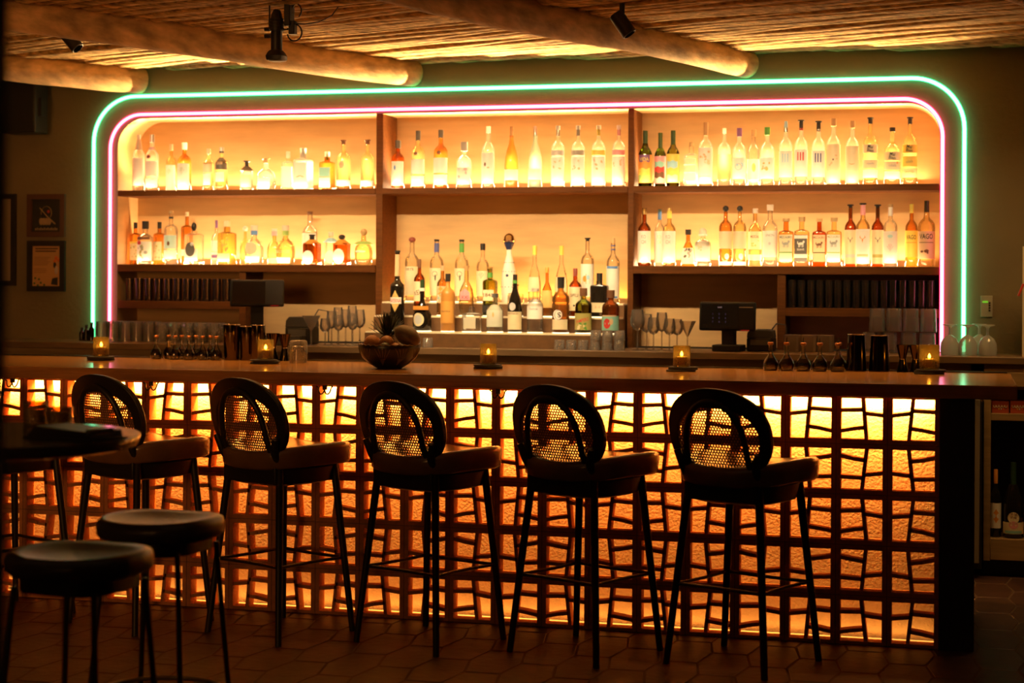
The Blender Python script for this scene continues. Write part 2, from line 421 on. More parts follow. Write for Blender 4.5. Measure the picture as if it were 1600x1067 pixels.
# neon flex tubes
def neon(name, label, x0, x1, zt, rad, core, rim, s, zend):
    pts = rr_top(x0, x1, zt, rad, zend, 14)
    mb = MB(); mb.tube([(x, YN-.018, z) for x, z in pts], .0125, 12)
    o = mb.build(name, NEON(name+'_glow', core, rim, s)); tag(o, label, 'neon light')
    return o
neon('neon_tube', 'green neon tube, outer one of the two framing the bottle shelves', at(148.5, 300, YN).x, at(1506.5, 300, YN).x, at(800, 137.3, YN).z, .27, (.26, 1, .50), (.0, .55, .13), 4.4, ZC+.005)
neon('neon_tube', 'pinkish red neon tube, inner one edging the shelf niche', at(174.5, 300, YN).x, at(1472.5, 300, YN).x, at(800, 167.5, YN).z, .20, (1, .26, .42), (.9, .0, .045), 4.4, ZC+.005)
# stepped display in the middle bay
steps = thing('display_riser', 'stepped lit riser holding bottles in the middle bay of the back counter', 'riser', ((D1[1]+D2[0])/2, YN, ZC))
hx = .70
S = ((-.32, -.17, 1.197), (-.17, -.04, 1.281), (-.04, .10, 1.356))
for y0, y1, zt in S:
    MB().box(-hx, hx, y0+.001, y1, 0, zt-ZC-.008).build('step', P('riser_wood', (.13, .062, .020), .5, noise=.2), steps, bevel=.002)
    MB().box(-hx+.005, hx-.005, y0+.004, y1-.001, zt-ZC-.008, zt-ZC).build('lit_top', m_ltop, steps)

# ------------------------------------------------------------------ back counter and cabinets
X0c, X1c = -6.2, 2.0
o = MB().box(X0c, X1c, YC-.02, YN-.001, ZC-.035, ZC).build('back_counter_top', m_ctop, bevel=.003)
tag(o, 'long dark wooden worktop of the back bar under the shelves', 'worktop')
cab = thing('back_cabinet', 'oak base cabinet run with flush drawers under the back worktop', 'cabinet', (0, YC, FLOOR))
MB().box(X0c, .13, .02, YN-YC-.01, .1, ZC-.035-FLOOR).build('body', m_oak, cab)
zt = ZC-.04-FLOOR
xs = [-6.1, -5.2, -4.4, -3.6, -2.85, -2.05, -1.35, -.6, .10]
for i in range(len(xs)-1):
    MB().box(xs[i]+.012, xs[i+1]-.012, .0, .02, zt-.25, zt-.045).build('drawer', m_oak, cab, bevel=.002)
    MB().box(xs[i]+.012, xs[i+1]-.012, .0, .02, .12, zt-.27).build('door', m_oak, cab, bevel=.002)
# right hand open wine shelf
wx0, wx1 = at(1537, 700, YC).x, 2.0
wc = thing('wine_cabinet', 'open oak shelf unit with wine bottles at the right end of the back bar', 'cabinet', (0, YC, FLOOR))
pw_ = at(1548, 700, YC).x-wx0
F0 = -FLOOR
MB().box(wx0, wx0+pw_, 0, .4, .08, zt-.12).build('side_panel', m_oak, wc, bevel=.002)
MB().box(wx1-pw_, wx1, 0, .4, .08, zt-.12).build('side_panel', m_oak, wc, bevel=.002)
MB().box(wx0+pw_, wx1-pw_, .38, .4, .08, zt-.12).build('back_panel', m_dkbar, wc)
zs1, zs0 = at(1560, 646, YC).z, at(1560, 657, YC).z
MB().box(wx0+pw_, wx1-pw_, 0, .38, zs0+F0, zs1+F0).build('shelf', m_oak, wc, bevel=.002)
zb1, zb0 = at(1560, 842, YC).z, at(1560, 875, YC).z
MB().box(wx0+pw_, wx1-pw_, 0, .38, zb0+F0, zb1+F0).build('shelf', m_oak, wc, bevel=.002)
MB().box(wx0, wx1, .06, .38, 0, zb0+F0).build('toe_kick', m_black, wc)
za, zb = at(1560, 618, YC).z, at(1560, 575, YC).z
MB().box(wx0, wx1, .0, .4, zt-.12, zt+.005).build('drawer_case', m_oak, wc)
MB().box(wx0+.05, wx0+.62, -.012, 0, zt-.105, zt-.035).build('drawer', m_oak, wc, bevel=.002)
MB().box(wx0+.64, wx1-.02, -.012, 0, zt-.105, zt-.035).build('drawer', m_oak, wc, bevel=.002)
# refrigerator side
fx0, fx1 = at(1518, 700, YC-.1).x, at(1531, 700, YC-.1).x
fr = thing('refrigerator', 'undercounter refrigerator with grey door edge and chrome handle beside wine shelf', 'refrigerator', (fx0, YC-.1, FLOOR))
MB().box(0, fx1-fx0+.012, .03, .45, .05, at(1520, 622, YC-.1).z-FLOOR).build('body', m_black, fr)
MB().box(0, fx1-fx0, 0, .03, .08, at(1520, 624, YC-.1).z-FLOOR).build('door', P('grey_steel_door', (.20, .17, .12), .5), fr, bevel=.002)
zh = at(1525, 620, YC-.1).z-FLOOR
MB().tube([(.006, -.004, zh), (.03, -.03, zh+.004), (fx1-fx0+.006, -.03, zh), (fx1-fx0+.012, -.03, zh-.02)], .006).build('handle', m_chrome, fr)

# ------------------------------------------------------------------ the bar
T = .2032; BZ = .019
bar = thing('bar_counter', 'long bar counter fronted with glowing patterned terracotta breeze blocks', 'bar', (0, 0, FLOOR))
mb = MB(); BD_ = .068; NC = 24
def quad_rib(mb, pts, w, x0, z0, flx, flz, y0=.006, y1=BD_-.004):
    (ax, az), (bx, bz) = pts
    d = Vector((bx-ax, bz-az)).normalized()*1; nn = Vector((-d.y, d.x))*w/2
    poly = [(ax+nn.x, az+nn.y), (ax-nn.x, az-nn.y), (bx-nn.x, bz-nn.y), (bx+nn.x, bz+nn.y)]
    pp = []
    for x, z in poly:
        if flx: x = T-x
        if flz: z = T-z
        pp.append((x0+x, z0+z))
    mb.prism(pp, y0, y1)
fr_ = .0192
def U(u, v): return (fr_+u*(T-2*fr_), T-fr_-v*(T-2*fr_))
for j in range(5):
    for i in range(NC):
        x0 = -(i+1)*T; z0 = BZ+j*T-FLOOR
        flx = (i % 2 == 1); flz = (j % 2 == 1)
        m_ = .0015
        mb.box(x0+m_, x0+fr_, 0, BD_, z0+m_, z0+T-m_); mb.box(x0+T-fr_, x0+T-m_, 0, BD_, z0+m_, z0+T-m_)
        mb.box(x0+fr_, x0+T-fr_, 0, BD_, z0+m_, z0+fr_); mb.box(x0+fr_, x0+T-fr_, 0, BD_, z0+T-fr_, z0+T-m_)
        # base pattern seen on the right-most block: mirrored column by column, flipped row by row
        jt = [rnd.uniform(-.012, .012) for _ in range(6)]
        w = .0150
        # long upright rib
        quad_rib(mb, (U(.49+jt[0], -.03), U(.385+jt[1], 1.03)), w, x0, z0, flx, flz)
        quad_rib(mb, (U(-.03, .415), U(.46, .355+jt[2])), w, x0, z0, flx, flz)
        quad_rib(mb, (U(.45, .275+jt[3]), U(1.03, .305)), w, x0, z0, flx, flz)
        quad_rib(mb, (U(.41, .71), U(.70, .75)), w, x0, z0, flx, flz)
        quad_rib(mb, (U(.68, .745), U(1.03, .815+jt[4])), w, x0, z0, flx, flz)
zmx = ZB-.0565-FLOOR
mb.v = [(x, y, min(z, zmx)) for x, y, z in mb.v]
scr = mb.build('block_screen', m_block, bar, smooth=False)
mb = MB(); mb.box(-NC*T, 0, .004, BD_-.01, BZ-FLOOR, BZ+5*T-FLOOR)   # mortar: thin joints only
mb = MB()
for i in range(NC+1): mb.box(-i*T-.0016, -i*T+.0016, .003, BD_-.003, BZ-FLOOR, BZ+5*T-FLOOR)
for j in range(6): mb.box(-NC*T, 0, .003, BD_-.003, BZ+j*T-.0016-FLOOR, BZ+j*T+.0016-FLOOR)
mb.v = [(x, y, min(z, zmx)) for x, y, z in mb.v]
mb.build('mortar', P('mortar', (.30, .16, .09), .9), bar, smooth=False)
MB().box(-NC*T, .0, .135, .16, 0, ZB-.056-FLOOR).build('plaster_wall', m_plaster, bar, smooth=False)
MB().box(-NC*T, .0, -.004, .135, -.0, BZ-FLOOR+.004).build('plinth', m_dkbar, bar, smooth=False)
MB().box(-NC*T, -.002, .085, .118, BZ-FLOOR+.005, BZ-FLOOR+.014).build('light_channel', P('channel', (.7, .5, .3), .4, emit=(1, .5, .12), es=.5), bar, smooth=False)
MB().box(.0, .135, -.012, .80, 0, ZB-.056-FLOOR).build('end_panel', m_dkbar, bar, bevel=.003)
MB().box(-NC*T, .0, .78, .80, 0, ZB-.0555-FLOOR).build('rear_panel', m_dkbar, bar, smooth=False)
o = MB().box(-5.2, .295, -.045, .93, ZB-.055, ZB).build('bar_worktop', m_bar, bevel=.004); tag(o, 'long polished brown wooden bar top spanning the counter', 'worktop')
o = MB().box(-5.2, .28, .915, .935, ZB, ZB+.006).build('bar_edge_strip', m_black); tag(o, 'thin black metal strip along the rear edge of the bar top', 'edge strip')
# coat hooks under the bar top
hk = thing('double_hook', 'small black double hook under the bar edge, nearest the frame edge above the round table', 'hook', (at(20, 597, -.02).x, -.022, ZB-.057), 0, 'double hooks under the bar edge')
MB().box(-.010, .010, -.004, .004, -.020, 0).build('hook_plate', m_black, hk)
def hookpts(s): return [(0, -.002, -.002), (0, -.003, -.014)]+[(s*.014+s*.014*-math.cos(a), -.018*math.sin(a)*.5, -.012-.026*math.sin(a)) for a in [math.pi*i/8 for i in range(9)]]+[(s*.037, -.006, -.004)]
for s in (-1, 1): MB().tube(hookpts(s), .0034, 6).build('hook_arm', m_black, hk)
for px, lb in ((237, 'small black double hook under the bar edge between first and second oval-back stools'), (508, 'small black double hook under the bar edge between second and third oval-back stools'), (779, 'small black double hook under the bar edge beside the fourth stool')):
    dup(hk, (at(px, 600, -.02).x, -.022, ZB-.057), None, lb)
# ------------------------------------------------------------------ log beams
def beam(name, p0, direction, length, r, label, seed):
    rr = random.Random(seed); pts = []; rad = []
    d = Vector(direction).normalized(); side = Vector((d.y, -d.x, 0))
    n = 26
    for i in range(n+1):
        s = length*i/n
        p = Vector(p0)-d*s+side*.012*math.sin(s*1.3+seed)+Vector((0, 0, .008*math.sin(s*2.1+seed*2)))
        pts.append(p); rad.append(r*(1+.05*math.sin(s*1.9+seed)+.03*rr.uniform(-1, 1)))
    mb = MB(); mb.tube(pts, rad, 18)
    o = mb.build(name, m_beam, angle=80); tag(o, label, 'beam', 'round log beams under the pole ceiling')
    return o
ZBm = 2.655
def bdir(px, py, w):  # direction from a picture point at beam height to the wall end
    q = atz(px, py, ZBm); return (Vector(w)-q)
for nm, (wx, wy), (qx, qy), r, lb, sd in (
    ('log_beam', (1166, 101), (800, 17), .076, 'round log ceiling beam meeting the wall above the right half of the neon', 3),
    ('log_beam', (648, 107), (20, 24), .078, 'round log ceiling beam meeting the wall above the left half of the neon', 5),
    ('log_beam', (218, 119), (10, 103), .078, 'round log ceiling beam ending above the top left corner of the neon', 8)):
    w = at(wx, wy, YN); w = Vector((w.x, YN+.0, ZBm)); d = bdir(qx, qy, w)
    beam(nm, w, d, 6.0, r, lb, sd)
w4 = Vector((1.25, YN, ZBm)); q4 = atz(1592, 8, ZBm-.07)
beam('log_beam', w4, w4-Vector((q4.x, q4.y, ZBm)), 4.5, .074, 'round log ceiling beam crossing the top right corner of the view', 11)

# ceiling light fixtures
pj = at(432, 98, .12)
pr = thing('stage_projector', 'black theatrical framing spotlight with cables hanging from the ceiling upper left', 'spotlight', (pj.x, .12, pj.z))
Z0 = pj.z
def zz(py): return at(432, py, .12).z-Z0
sp = 1/ (FPX/ (Vector((pj.x, .12, pj.z))-CAM).dot(FW))   # metres per picture pixel here
mb = MB(); mb.lathe([(zz(80), .095*.0+9*sp), (zz(50), 9*sp), (zz(48), 10*sp)], seg=20)
mb.lathe([(zz(96), 10*sp), (zz(94), 14*sp), (zz(88), 15*sp), (zz(82), 12*sp), (zz(79), 9.5*sp)], seg=16, n=5)
mb.build('lens_barrel', m_black, pr, angle=30)
MB().lathe([(zz(49), 11*sp), (zz(36), 11.5*sp), (zz(22), 8*sp), (zz(15), 5*sp)], seg=16).build('lamp_housing', m_black, pr, angle=30)
mb = MB()
for k in range(4): mb.lathe([(zz(45-k*5), 12.3*sp), (zz(46.5-k*5), 12.3*sp)], seg=16)
mb.build('cooling_fin', m_black, pr)
MB().box(16*sp, 26*sp, -.03, .03, zz(42), zz(3)).build('driver_box', m_black, pr, bevel=.004)
MB().box(22*sp, 32*sp, -.02, .02, zz(55), zz(34)).build('hanging_clamp', m_black, pr, bevel=.004)
MB().tube([(-12*sp, 0, zz(45)), (-12*sp, 0, zz(8)), (-6*sp, 0, zz(3)), (14*sp, 0, zz(5))], .004, 6).build('yoke', m_black, pr)
for a in (zz(45), zz(56)): MB().tube([(-20*sp, 0, a), (-10*sp, 0, a)], .009, 8).build('knob', m_black, pr)
MB().tube([(10*sp, 0, zz(46)), (20*sp, 0, zz(46))], .006, 8).build('chrome_bolt', m_chrome, pr)
def arc(cx, cz, rx, rz, a0, a1, n=14, y=0): return [(cx+rx*math.cos(R_(a0+(a1-a0)*i/n)), y, cz+rz*math.sin(R_(a0+(a1-a0)*i/n))) for i in range(n+1)]
MB().tube(arc(30*sp, zz(52), 12*sp, 13*sp, 80, -170), .0035, 6).build('cable', m_black, pr)
MB().tube(arc(33*sp, zz(18), 8*sp, 11*sp, -60, 200), .0035, 6).build('cable', m_black, pr)
MB().tube([(34*sp, 0, zz(38)), (48*sp, 0, zz(39)), (62*sp, .05, zz(34)), (78*sp, .1, zz(22)), (82*sp, .15, zz(6))], .003, 6).build('cable', m_black, pr)
MB().cyl((22*sp, 0, zz(6)), (22*sp, 0, 2.73-Z0), .012).build('mount', m_black, pr)

def track_spot(px0, py0, px1, py1, Y, r, label, stemx):
    a = at(px0, py0, Y); b = at(px1, py1, Y)
    t = thing('track_spotlight', label, 'spotlight', a)
    d = b-a
    mb = MB(); mb.cyl((0, 0, 0), d, r, seg=24); mb.build('housing', m_black, t, bevel=.003)
    mb = MB(); mb.cyl(d*1.001, d*1.01, r*.8, seg=24); mb.build('lens_ring', P('lens_black', (.004, .004, .004), .9, spec=0), t)
    s = at(stemx, py0, Y)-a
    mb = MB(); mb.cyl((s.x, 0, -.01), (s.x, 0, 2.72-a.z), .012, seg=10); mb.build('stem', m_black, t)
    return t
track_spot(962, 22, 984, 54, .5, .034, 'black cylindrical spotlight hanging below the beam at the top centre right', 972)
track_spot(99, 48, 122, 76, .9, .034, 'black cylindrical spotlight under the ceiling at the top left', 100)

# ------------------------------------------------------------------ wall things
def frame(label, x0, y0, x1, y1, mfr, marg, mpaper, name='picture_frame'):
    a = at(x0, y1, YN-.02); b = at(x1, y0, YN-.02); w = b.x-a.x; h = b.z-a.z
    t = thing(name, label, 'picture', (a.x, YN-.002, a.z), 0)
    mb = MB(); m = marg
    mb.box(0, w, -.022, 0, 0, m); mb.box(0, w, -.022, 0, h-m, h); mb.box(0, m, -.022, 0, m, h-m); mb.box(w-m, w, -.022, 0, m, h-m)
    mb.build('frame', mfr, t, smooth=False)
    pp_ = MB().box(m, w-m, -.008, -.001, m, h-m).build('print', mpaper, t, smooth=False)
    return pp_, w, h
m_brown = P('brown_frame', (.10, .045, .03), .6); m_blackp = P('black_print', (.02, .022, .018), .6); m_tan = P('tan_print', (.62, .36, .14), .7)
t, w, h = frame('brown framed black print of crossed shapes, upper of two on the left wall', 42, 303, 101, 370, m_brown, .03, m_blackp)
m_tanink = P('tan_ink', (.42, .30, .18), .7)
mb = MB(); mb.tube([(w*.33, -.009, h*.68), (w*.5, -.009, h*.50), (w*.74, -.009, h*.30)], [.012, .012, .016], 8, flat=(1, .2))
mb.tube([(w*.5+.035*math.cos(a)*1.0, -.009, h*.56+.04*math.sin(a)) for a in [R_(-40+i*26) for i in range(10)]], .007, 6, flat=(1, .2))
for k in range(4): mb.ball((w*(.36+.07*k), -.009, h*.36), .015, 8, 6, (1, .25, 1.5))
mb.build('drawing', m_tanink, t)
MB().ball((w*.55, -.0095, h*.59), .010, 8, 6, (1, .25, 1)).build('red_spot', P('red_ink', (.5, .06, .02), .7), t)
mb = MB()
for k in range(13): mb.box(w*.2+k*w*.047, w*.2+k*w*.047+.006, -.0095, -.008, h*.155, h*.155+.012+.004*(k % 2))
mb.build('lettering', m_tanink, t)
t, w, h = frame('black framed tan poster with text lines and flowers, lower of two on the left wall', 42, 376, 101, 455, m_black, .032, m_tan)
m_ink = P('dark_ink', (.10, .055, .025), .7)
mb = MB()
for k in range(2): mb.box(w*.2, w*(.8-.05*k), -.0095, -.008, h*(.83-.05*k), h*(.855-.05*k))
for k in range(6): mb.box(w*.17, w*(.60-.04*(k % 3)), -.0095, -.008, h*(.67-.03*k), h*(.676-.03*k))
for k in range(3): mb.box(w*.17, w*(.48+.03*(k % 2)), -.0095, -.008, h*(.44-.035*k), h*(.446-.035*k))
mb.build('lettering', m_ink, t, smooth=False)
mb = MB()
for fx, fz, r in ((.76, .66, .012), (.82, .62, .010), (.72, .60, .010)): mb.ball((w*fx, -.009, h*fz), r, 8, 6, (1, .3, 1))
mb.build('orange_flower', P('orange_ink', (.75, .20, .03), .7), t)
mb = MB()
for fx, fz in ((.18, .16), (.27, .12), (.35, .17), (.44, .13), (.30, .24), (.2, .26)): mb.ball((w*fx, -.009, h*fz), .007, 8, 6, (1, .3, 1))
mb.build('green_flower', P('green_ink', (.06, .14, .03), .7), t)
mb = MB(); mb.prism([(w*.62, h*.14), (w*.8, h*.12), (w*.8, h*.28), (w*.66, h*.26)], -.0098, -.008)
mb.ball((w*.72, -.009, h*.52), .010, 8, 6, (1, .3, 2)); mb.build('dark_figure', m_blackp, t, smooth=False)
mb = MB(); mb.ball((w*.76, -.0092, h*.42), .012, 8, 6, (1, .3, 2.2)); mb.build('pale_figure', P('pale_ink', (.6, .5, .38), .7), t)
t, w, h = frame('tall black framed print partly cut off at the left edge of the wall', -28, 303, 24, 446, m_black, .03, P('pale_print', (.42, .33, .2), .7))
# wall speaker
a = at(15, 210, YN-.1); b = at(70, 122, YN-.1); w, h = b.x-a.x, b.z-a.z
t = thing('wall_speaker', 'black box loudspeaker mounted high on the left wall', 'speaker', (a.x, YN-.01, a.z))
MB().box(0, w, -.2, -.05, 0, h).build('cabinet', m_black, t, bevel=.006)
MB().box(.01, w-.01, -.205, -.2, .01, h-.01).build('grille', P('speaker_grille', (.015, .014, .012), .8), t)
MB().box(w, w+.018, -.16, -.1, h*.3, h*.62).build('connector', m_black, t)
MB().box(w*.4, w*.6, -.05, .009, h*.4, h*.6).build('bracket', m_black, t)
# lighting control panel
a = at(1532, 495, YN); b = at(1551, 462, YN); w, h = b.x-a.x, b.z-a.z
t = thing('light_control_panel', 'small beige wall control panel with green display right of the neon', 'control panel', (a.x, YN, a.z))
MB().box(0, w, -.008, 0, 0, h).build('plate', P('beige_plastic', (.42, .38, .28), .5), t, bevel=.002)
MB().box(w*.15, w*.62, -.010, -.008, h*.66, h*.76).build('display', EM('green_display', (.35, .9, .05), .5), t)
for k in range(4): MB().box(w*.68, w*.82, -.012, -.008, h*(.62-.12*k), h*(.7-.12*k)).build('button', m_black, t)
# white edged board at the right frame edge
a = at(1597, 553, YN-.3); b = at(1597, 385, YN-.3)
t = thing('menu_board', 'pale edged board standing on the back worktop at the right edge of the view', 'board', (a.x, YN-.3, ZC))
MB().box(0, .012, -.012, 0, 0, b.z-ZC).build('frame', m_cream, t)
MB().box(.012, .3, -.008, -.002, 0, b.z-ZC).build('panel', m_white, t)
z_ = at(1593, 453, YN-.3).z-ZC
MB().tube([(.004, -.012, z_+.03), (-.012, -.02, z_-.01), (-.02, -.02, z_-.03)], .006, 8).build('red_clip', P('red_plastic', (.6, .05, .02), .4), t)

# ------------------------------------------------------------------ bar stools
BS = R_(-25)
def rodpts(f, n=24): return [f(i/n) for i in range(n+1)]
st = thing('bar_stool', 'x', 'bar stool', (0, 0, FLOOR), BS, 'high bar stools with oval cane backs along the bar')
# local frame: +y towards the bar, origin on the floor
def seat_mesh():
    mb = MB(); rings = [(0, .0), (.35, 0), (.62, 0), (.8, 0), (.9, 0), (.96, .004), (1.0, .014), (1.01, .030), (.99, .055), (.95, .070), (.7, .078), (0, .078)]
    k = 40; vs = []; zc = .772
    for t_, dz in rings:
        for i in range(k):
            a = 2*math.pi*i/k; ca, sa = math.cos(a), math.sin(a); e = (abs(ca)**3.2+abs(sa)**3.2)**(-1/3.2)
            x = .240*t_*e*ca; y = .222*t_*e*sa+.010
            x *= 1+.10*y/.2
            s = x/.25
            z = zc+.030*s*s-.012*(1-min(1, t_)**2)-dz
            if dz > .045: z = zc-.066+.012*s*s-(dz-.05)*.6
            if y < 0: z -= .006*(y/.2)**2
            vs.append((x, y, z))
    fs = []
    for j in range(len(rings)-1):
        for i in range(k):
            i2 = (i+1) % k; fs.append((j*k+i, (j+1)*k+i, (j+1)*k+i2, j*k+i2))
    return mb.add(vs, fs)
seat_mesh().build('seat', m_leather, st, angle=80)
MB().lathe([(.622, .15), (.630, .172), (.690, .185), (.700, .17)], seg=24, n=4).build('seat_frame', m_dark, st, angle=30)
foot = {(-1, -1): (-.215, -.21), (1, -1): (.215, -.21), (1, 1): (.212, .205), (-1, 1): (-.212, .205)}
legs = {}
for (sx, sy), (fx, fy) in foot.items():
    top = Vector((sx*.152, sy*.150, .70)); ft = Vector((fx, fy, 0)); legs[(sx, sy)] = (top, ft)
    ps = [ft, ft.lerp(top, .3), top]; rs = [.0130, .0140, .0165]
    if sy < 0: ps += [Vector((sx*.160, -.185, .76)), Vector((sx*.178, -.198, .82))]; rs += [.0160, .0145]
    mb = MB(); mb.tube(ps, rs, 12); mb.build('leg', m_dark, st)
def onleg(k, z): top, ft = legs[k]; return ft.lerp(top, z/.70)
seq = [(-1, -1), (1, -1), (1, 1), (-1, 1)]
for i in range(4):
    a, b = onleg(seq[i], .305), onleg(seq[(i+1) % 4], .305); m = (a+b)/2; out = Vector((m.x, m.y, 0)).normalized()*-.012
    MB().tube([a, a.lerp(b, .25)+out*.7, m+out, a.lerp(b, .75)+out*.7, b], .0068, 8).build('foot_rail', m_dark, st)
# oval back, curved round the sitter
TB = R_(13)
def backpt(u, w, off=0):   # u sideways, w up from the oval centre
    y = -.205-w*math.sin(TB)+.55*u*u+off
    return (u, y, .885+w*math.cos(TB))
def oval(a, b, n=44, ex=2.25):
    r = []
    for i in range(n):
        t_ = 2*math.pi*i/n; c, s = math.cos(t_), math.sin(t_); e = (abs(c)**ex+abs(s)**ex)**(-1/ex); r.append((a*e*c, b*e*s))
    return r
def oval_ring(a1, b1, a2, b2, y0, y1, dz):
    o1, o2 = oval(a1, b1), [(u, w+dz) for u, w in oval(a2, b2)]; n = len(o1); vs = []
    for (o, off) in ((o1, y0), (o2, y0), (o2, y1), (o1, y1)):
        vs += [backpt(u, w, off) for u, w in o]
    fs = []
    for q in range(4):
        q2 = (q+1) % 4
        for i in range(n):
            i2 = (i+1) % n; fs.append((q*n+i, q*n+i2, q2*n+i2, q2*n+i))
    return MB().add(vs, fs)
oval_ring(.222, .180, .178, .122, -.012, .014, -.016).build('back_frame', m_dark, st, angle=40, bevel=.004)
# cane: honeycomb of holes
mb = MB(); cw = .0125; vs = []; fs = []
rows = int(.31/(cw*.87))+2
for j in range(-rows//2, rows//2+1):
    for i in range(-20, 21):
        u0 = i*cw+(cw/2 if j % 2 else 0); w0 = j*cw*.87
        if (u0/.192)**2+(w0/.152)**2 > 1: continue
        b = len(vs)
        for rr_ in (cw*.578, cw*.335):
            for q in range(6):
                a = R_(30+60*q); vs.append(backpt(u0+rr_*math.cos(a), w0+rr_*math.sin(a)))
        fs += [(b+q, b+(q+1) % 6, b+6+(q+1) % 6, b+6+q) for q in range(6)]
mb.add(vs, fs)
cn = mb.build('cane_panel', m_cane, st, smooth=False)
sd = cn.modifiers.new('thick', 'SOLIDIFY'); sd.thickness = .0014
# inner arched support continuing from the rear legs
def up(t_):
    a = math.pi*t_
    u = -.132*math.cos(a); w = -.19+.318*math.sin(a)**.5 if 0 < t_ < 1 else -.19
    p = backpt(u, w, -.022); return p
pts = [(-.140, -.158, .70)]+[up(i/26) for i in range(1, 26)]+[(.140, -.158, .70)]
MB().tube(pts, .0125, 10).build('back_support', m_dark, st)
MB().box(-.158, .158, -.180, -.152, .632, .735).build('rear_rail', m_dark, st, bevel=.006)
MB().cyl((-.12, -.186, .70), (-.12, -.178, .70), .008).build('bolt', m_steel, st)
spots = [(-3.935, -.372), (-3.285, -.372), (-2.640, -.392), (-1.990, -.395), (-1.345, -.415), (-.722, -.440)]
names = ['high stool with oval cane back behind the round table, cut off at the left',
 'high stool with oval cane back partly hidden behind the round table',
 'high stool with oval cane back standing below the steel tins on the bar',
 'high stool with oval cane back standing below the fruit bowl',
 'high stool with oval cane back just right of the middle of the bar',
 'high stool with oval cane back nearest the right end of the bar']
stools = []
for i, (x, y) in enumerate(spots):
    if i == 0: st.location = (x, y, FLOOR); st['label'] = names[0]; stools.append(st)
    else: stools.append(dup(st, (x, y, FLOOR), BS+R_((0, 1.5, -.5, .5, -1, 1)[i]), names[i]))

# low backless stools and the round table in the foreground
ls = thing('backless_stool', 'backless bar stool with dished dark leather seat, right one of the front pair', 'bar stool', (-2.205, -2.40, FLOOR), R_(-4), 'backless stools around the front table')
mb = MB(); k = 40; vs = []
rings = [(0, -.022), (.3, -.020), (.6, -.013), (.8, -.005), (.93, .001), (1.0, -.006), (1.03, -.022), (1.02, -.045), (.95, -.056), (.8, -.060), (0, -.060)]
for t_, dz in rings:
    for i in range(k):
        a = 2*math.pi*i/k; ca, sa = math.cos(a), math.sin(a); e = (abs(ca)**2.6+abs(sa)**2.6)**(-1/2.6)
        x = .172*t_*e*ca; y = .165*t_*e*sa; vs.append((x, y, .755+dz+.25*x*x*(1 if dz > -.04 else .3)))
fs = [(j*k+i, (j+1)*k+i, (j+1)*k+(i+1) % k, j*k+(i+1) % k) for j in range(len(rings)-1) for i in range(k)]
mb.add(vs, fs).build('seat', P('dark_leather', (.075, .050, .028), .30, bump=.1, bscale=90), ls, angle=80)
MB().lathe([(.655, .11), (.66, .13), (.70, .13)], seg=20, n=4).build('seat_frame', m_dark, ls)
for sx, sy in seq:
    MB().tube([(sx*.165, sy*.16, 0), (sx*.12, sy*.115, .675)], [.0075, .0085], 10).build('leg', m_dark, ls)
MB().tube([(.155*math.cos(2*math.pi*i/28)*1.2, .15*math.sin(2*math.pi*i/28)*1.2, .24) for i in range(28)], .0075, 8, closed=True).build('foot_ring', m_steel, ls)
dup(ls, (-2.125, -3.03, FLOOR), R_(-6), 'backless bar stool with dished dark leather seat, nearer and lower left of the front pair')
tb = thing('round_table', 'tall round dark table in the left foreground reflecting the neon', 'table', (-2.52, -2.80, FLOOR))
MB().lathe([(.985, .36), (.995, .395), (1.02, .402), (1.026, .398)], seg=56).build('tabletop', P('table_varnish', (.06, .04, .022), .16), tb, angle=50)
MB().lathe([(0, .19), (.012, .19), (.02, .03), (.04, .028), (.985, .028)], seg=28).build('pedestal', m_dark, tb, angle=40)
TT = FLOOR+1.026
def votive(x, y, z, label, r=.034, h=.078, group=None, lit=4.0):
    t = thing('votive_candle', label, 'candle holder', (x, y, z), rnd.uniform(0, 6), group)
    MB().lathe([(0, r*.93), (.003, r), (h, r*1.02), (h, r*.93), (.008, r*.88), (.008, .0001)], seg=28, cap=False).build('glass_cup', g_votive, t, angle=60)
    MB().lathe([(.009, r*.72), (.044, r*.72), (.046, r*.62)], seg=20).build('candle', P('candle_wax', (.85, .75, .5), .5), t)
    if lit:
        MB().lathe([(.048, .0015), (.053, .0065), (.060, .006), (.070, .001)], seg=10).build('flame', EM('flame', (1, .62, .22), 60), t)
        l = bpy.data.lights.new('flame_light', 'POINT'); l.energy = .06; l.color = (1, .55, .16); l.shadow_soft_size = .006
        q = bpy.data.objects.new('flame_light', l); COL.objects.link(q); q.location = (x, y, z+.066)
    return t
p = atz(56, 664, TT); votive(p.x, p.y, TT, 'unlit dark votive glass on the round table, left one', .036, .07, None, 0)
p = atz(88, 669, TT); votive(p.x, p.y+.02, TT, 'unlit dark votive glass on the round table, right one', .036, .06, None, 0)
p = atz(112, 686, TT)
mn = thing('menu_stack', 'dark folded menus lying on the round table beside the votive glasses', 'menu', (p.x, p.y, TT), R_(-14))
MB().box(-.14, .11, -.04, .10, 0, .006).build('menu_cover', m_dark, mn, bevel=.001)
mb = MB(); mb.prism([(-.13, .006), (.10, .006), (.095, .024), (-.10, .034)], -.035, .09); mb.build('menu_fold', m_dark, mn)
MB().cyl((.105, -.055, .028), (.125, .02, .028), .008, seg=12).build('metal_clip', m_chrome, mn)

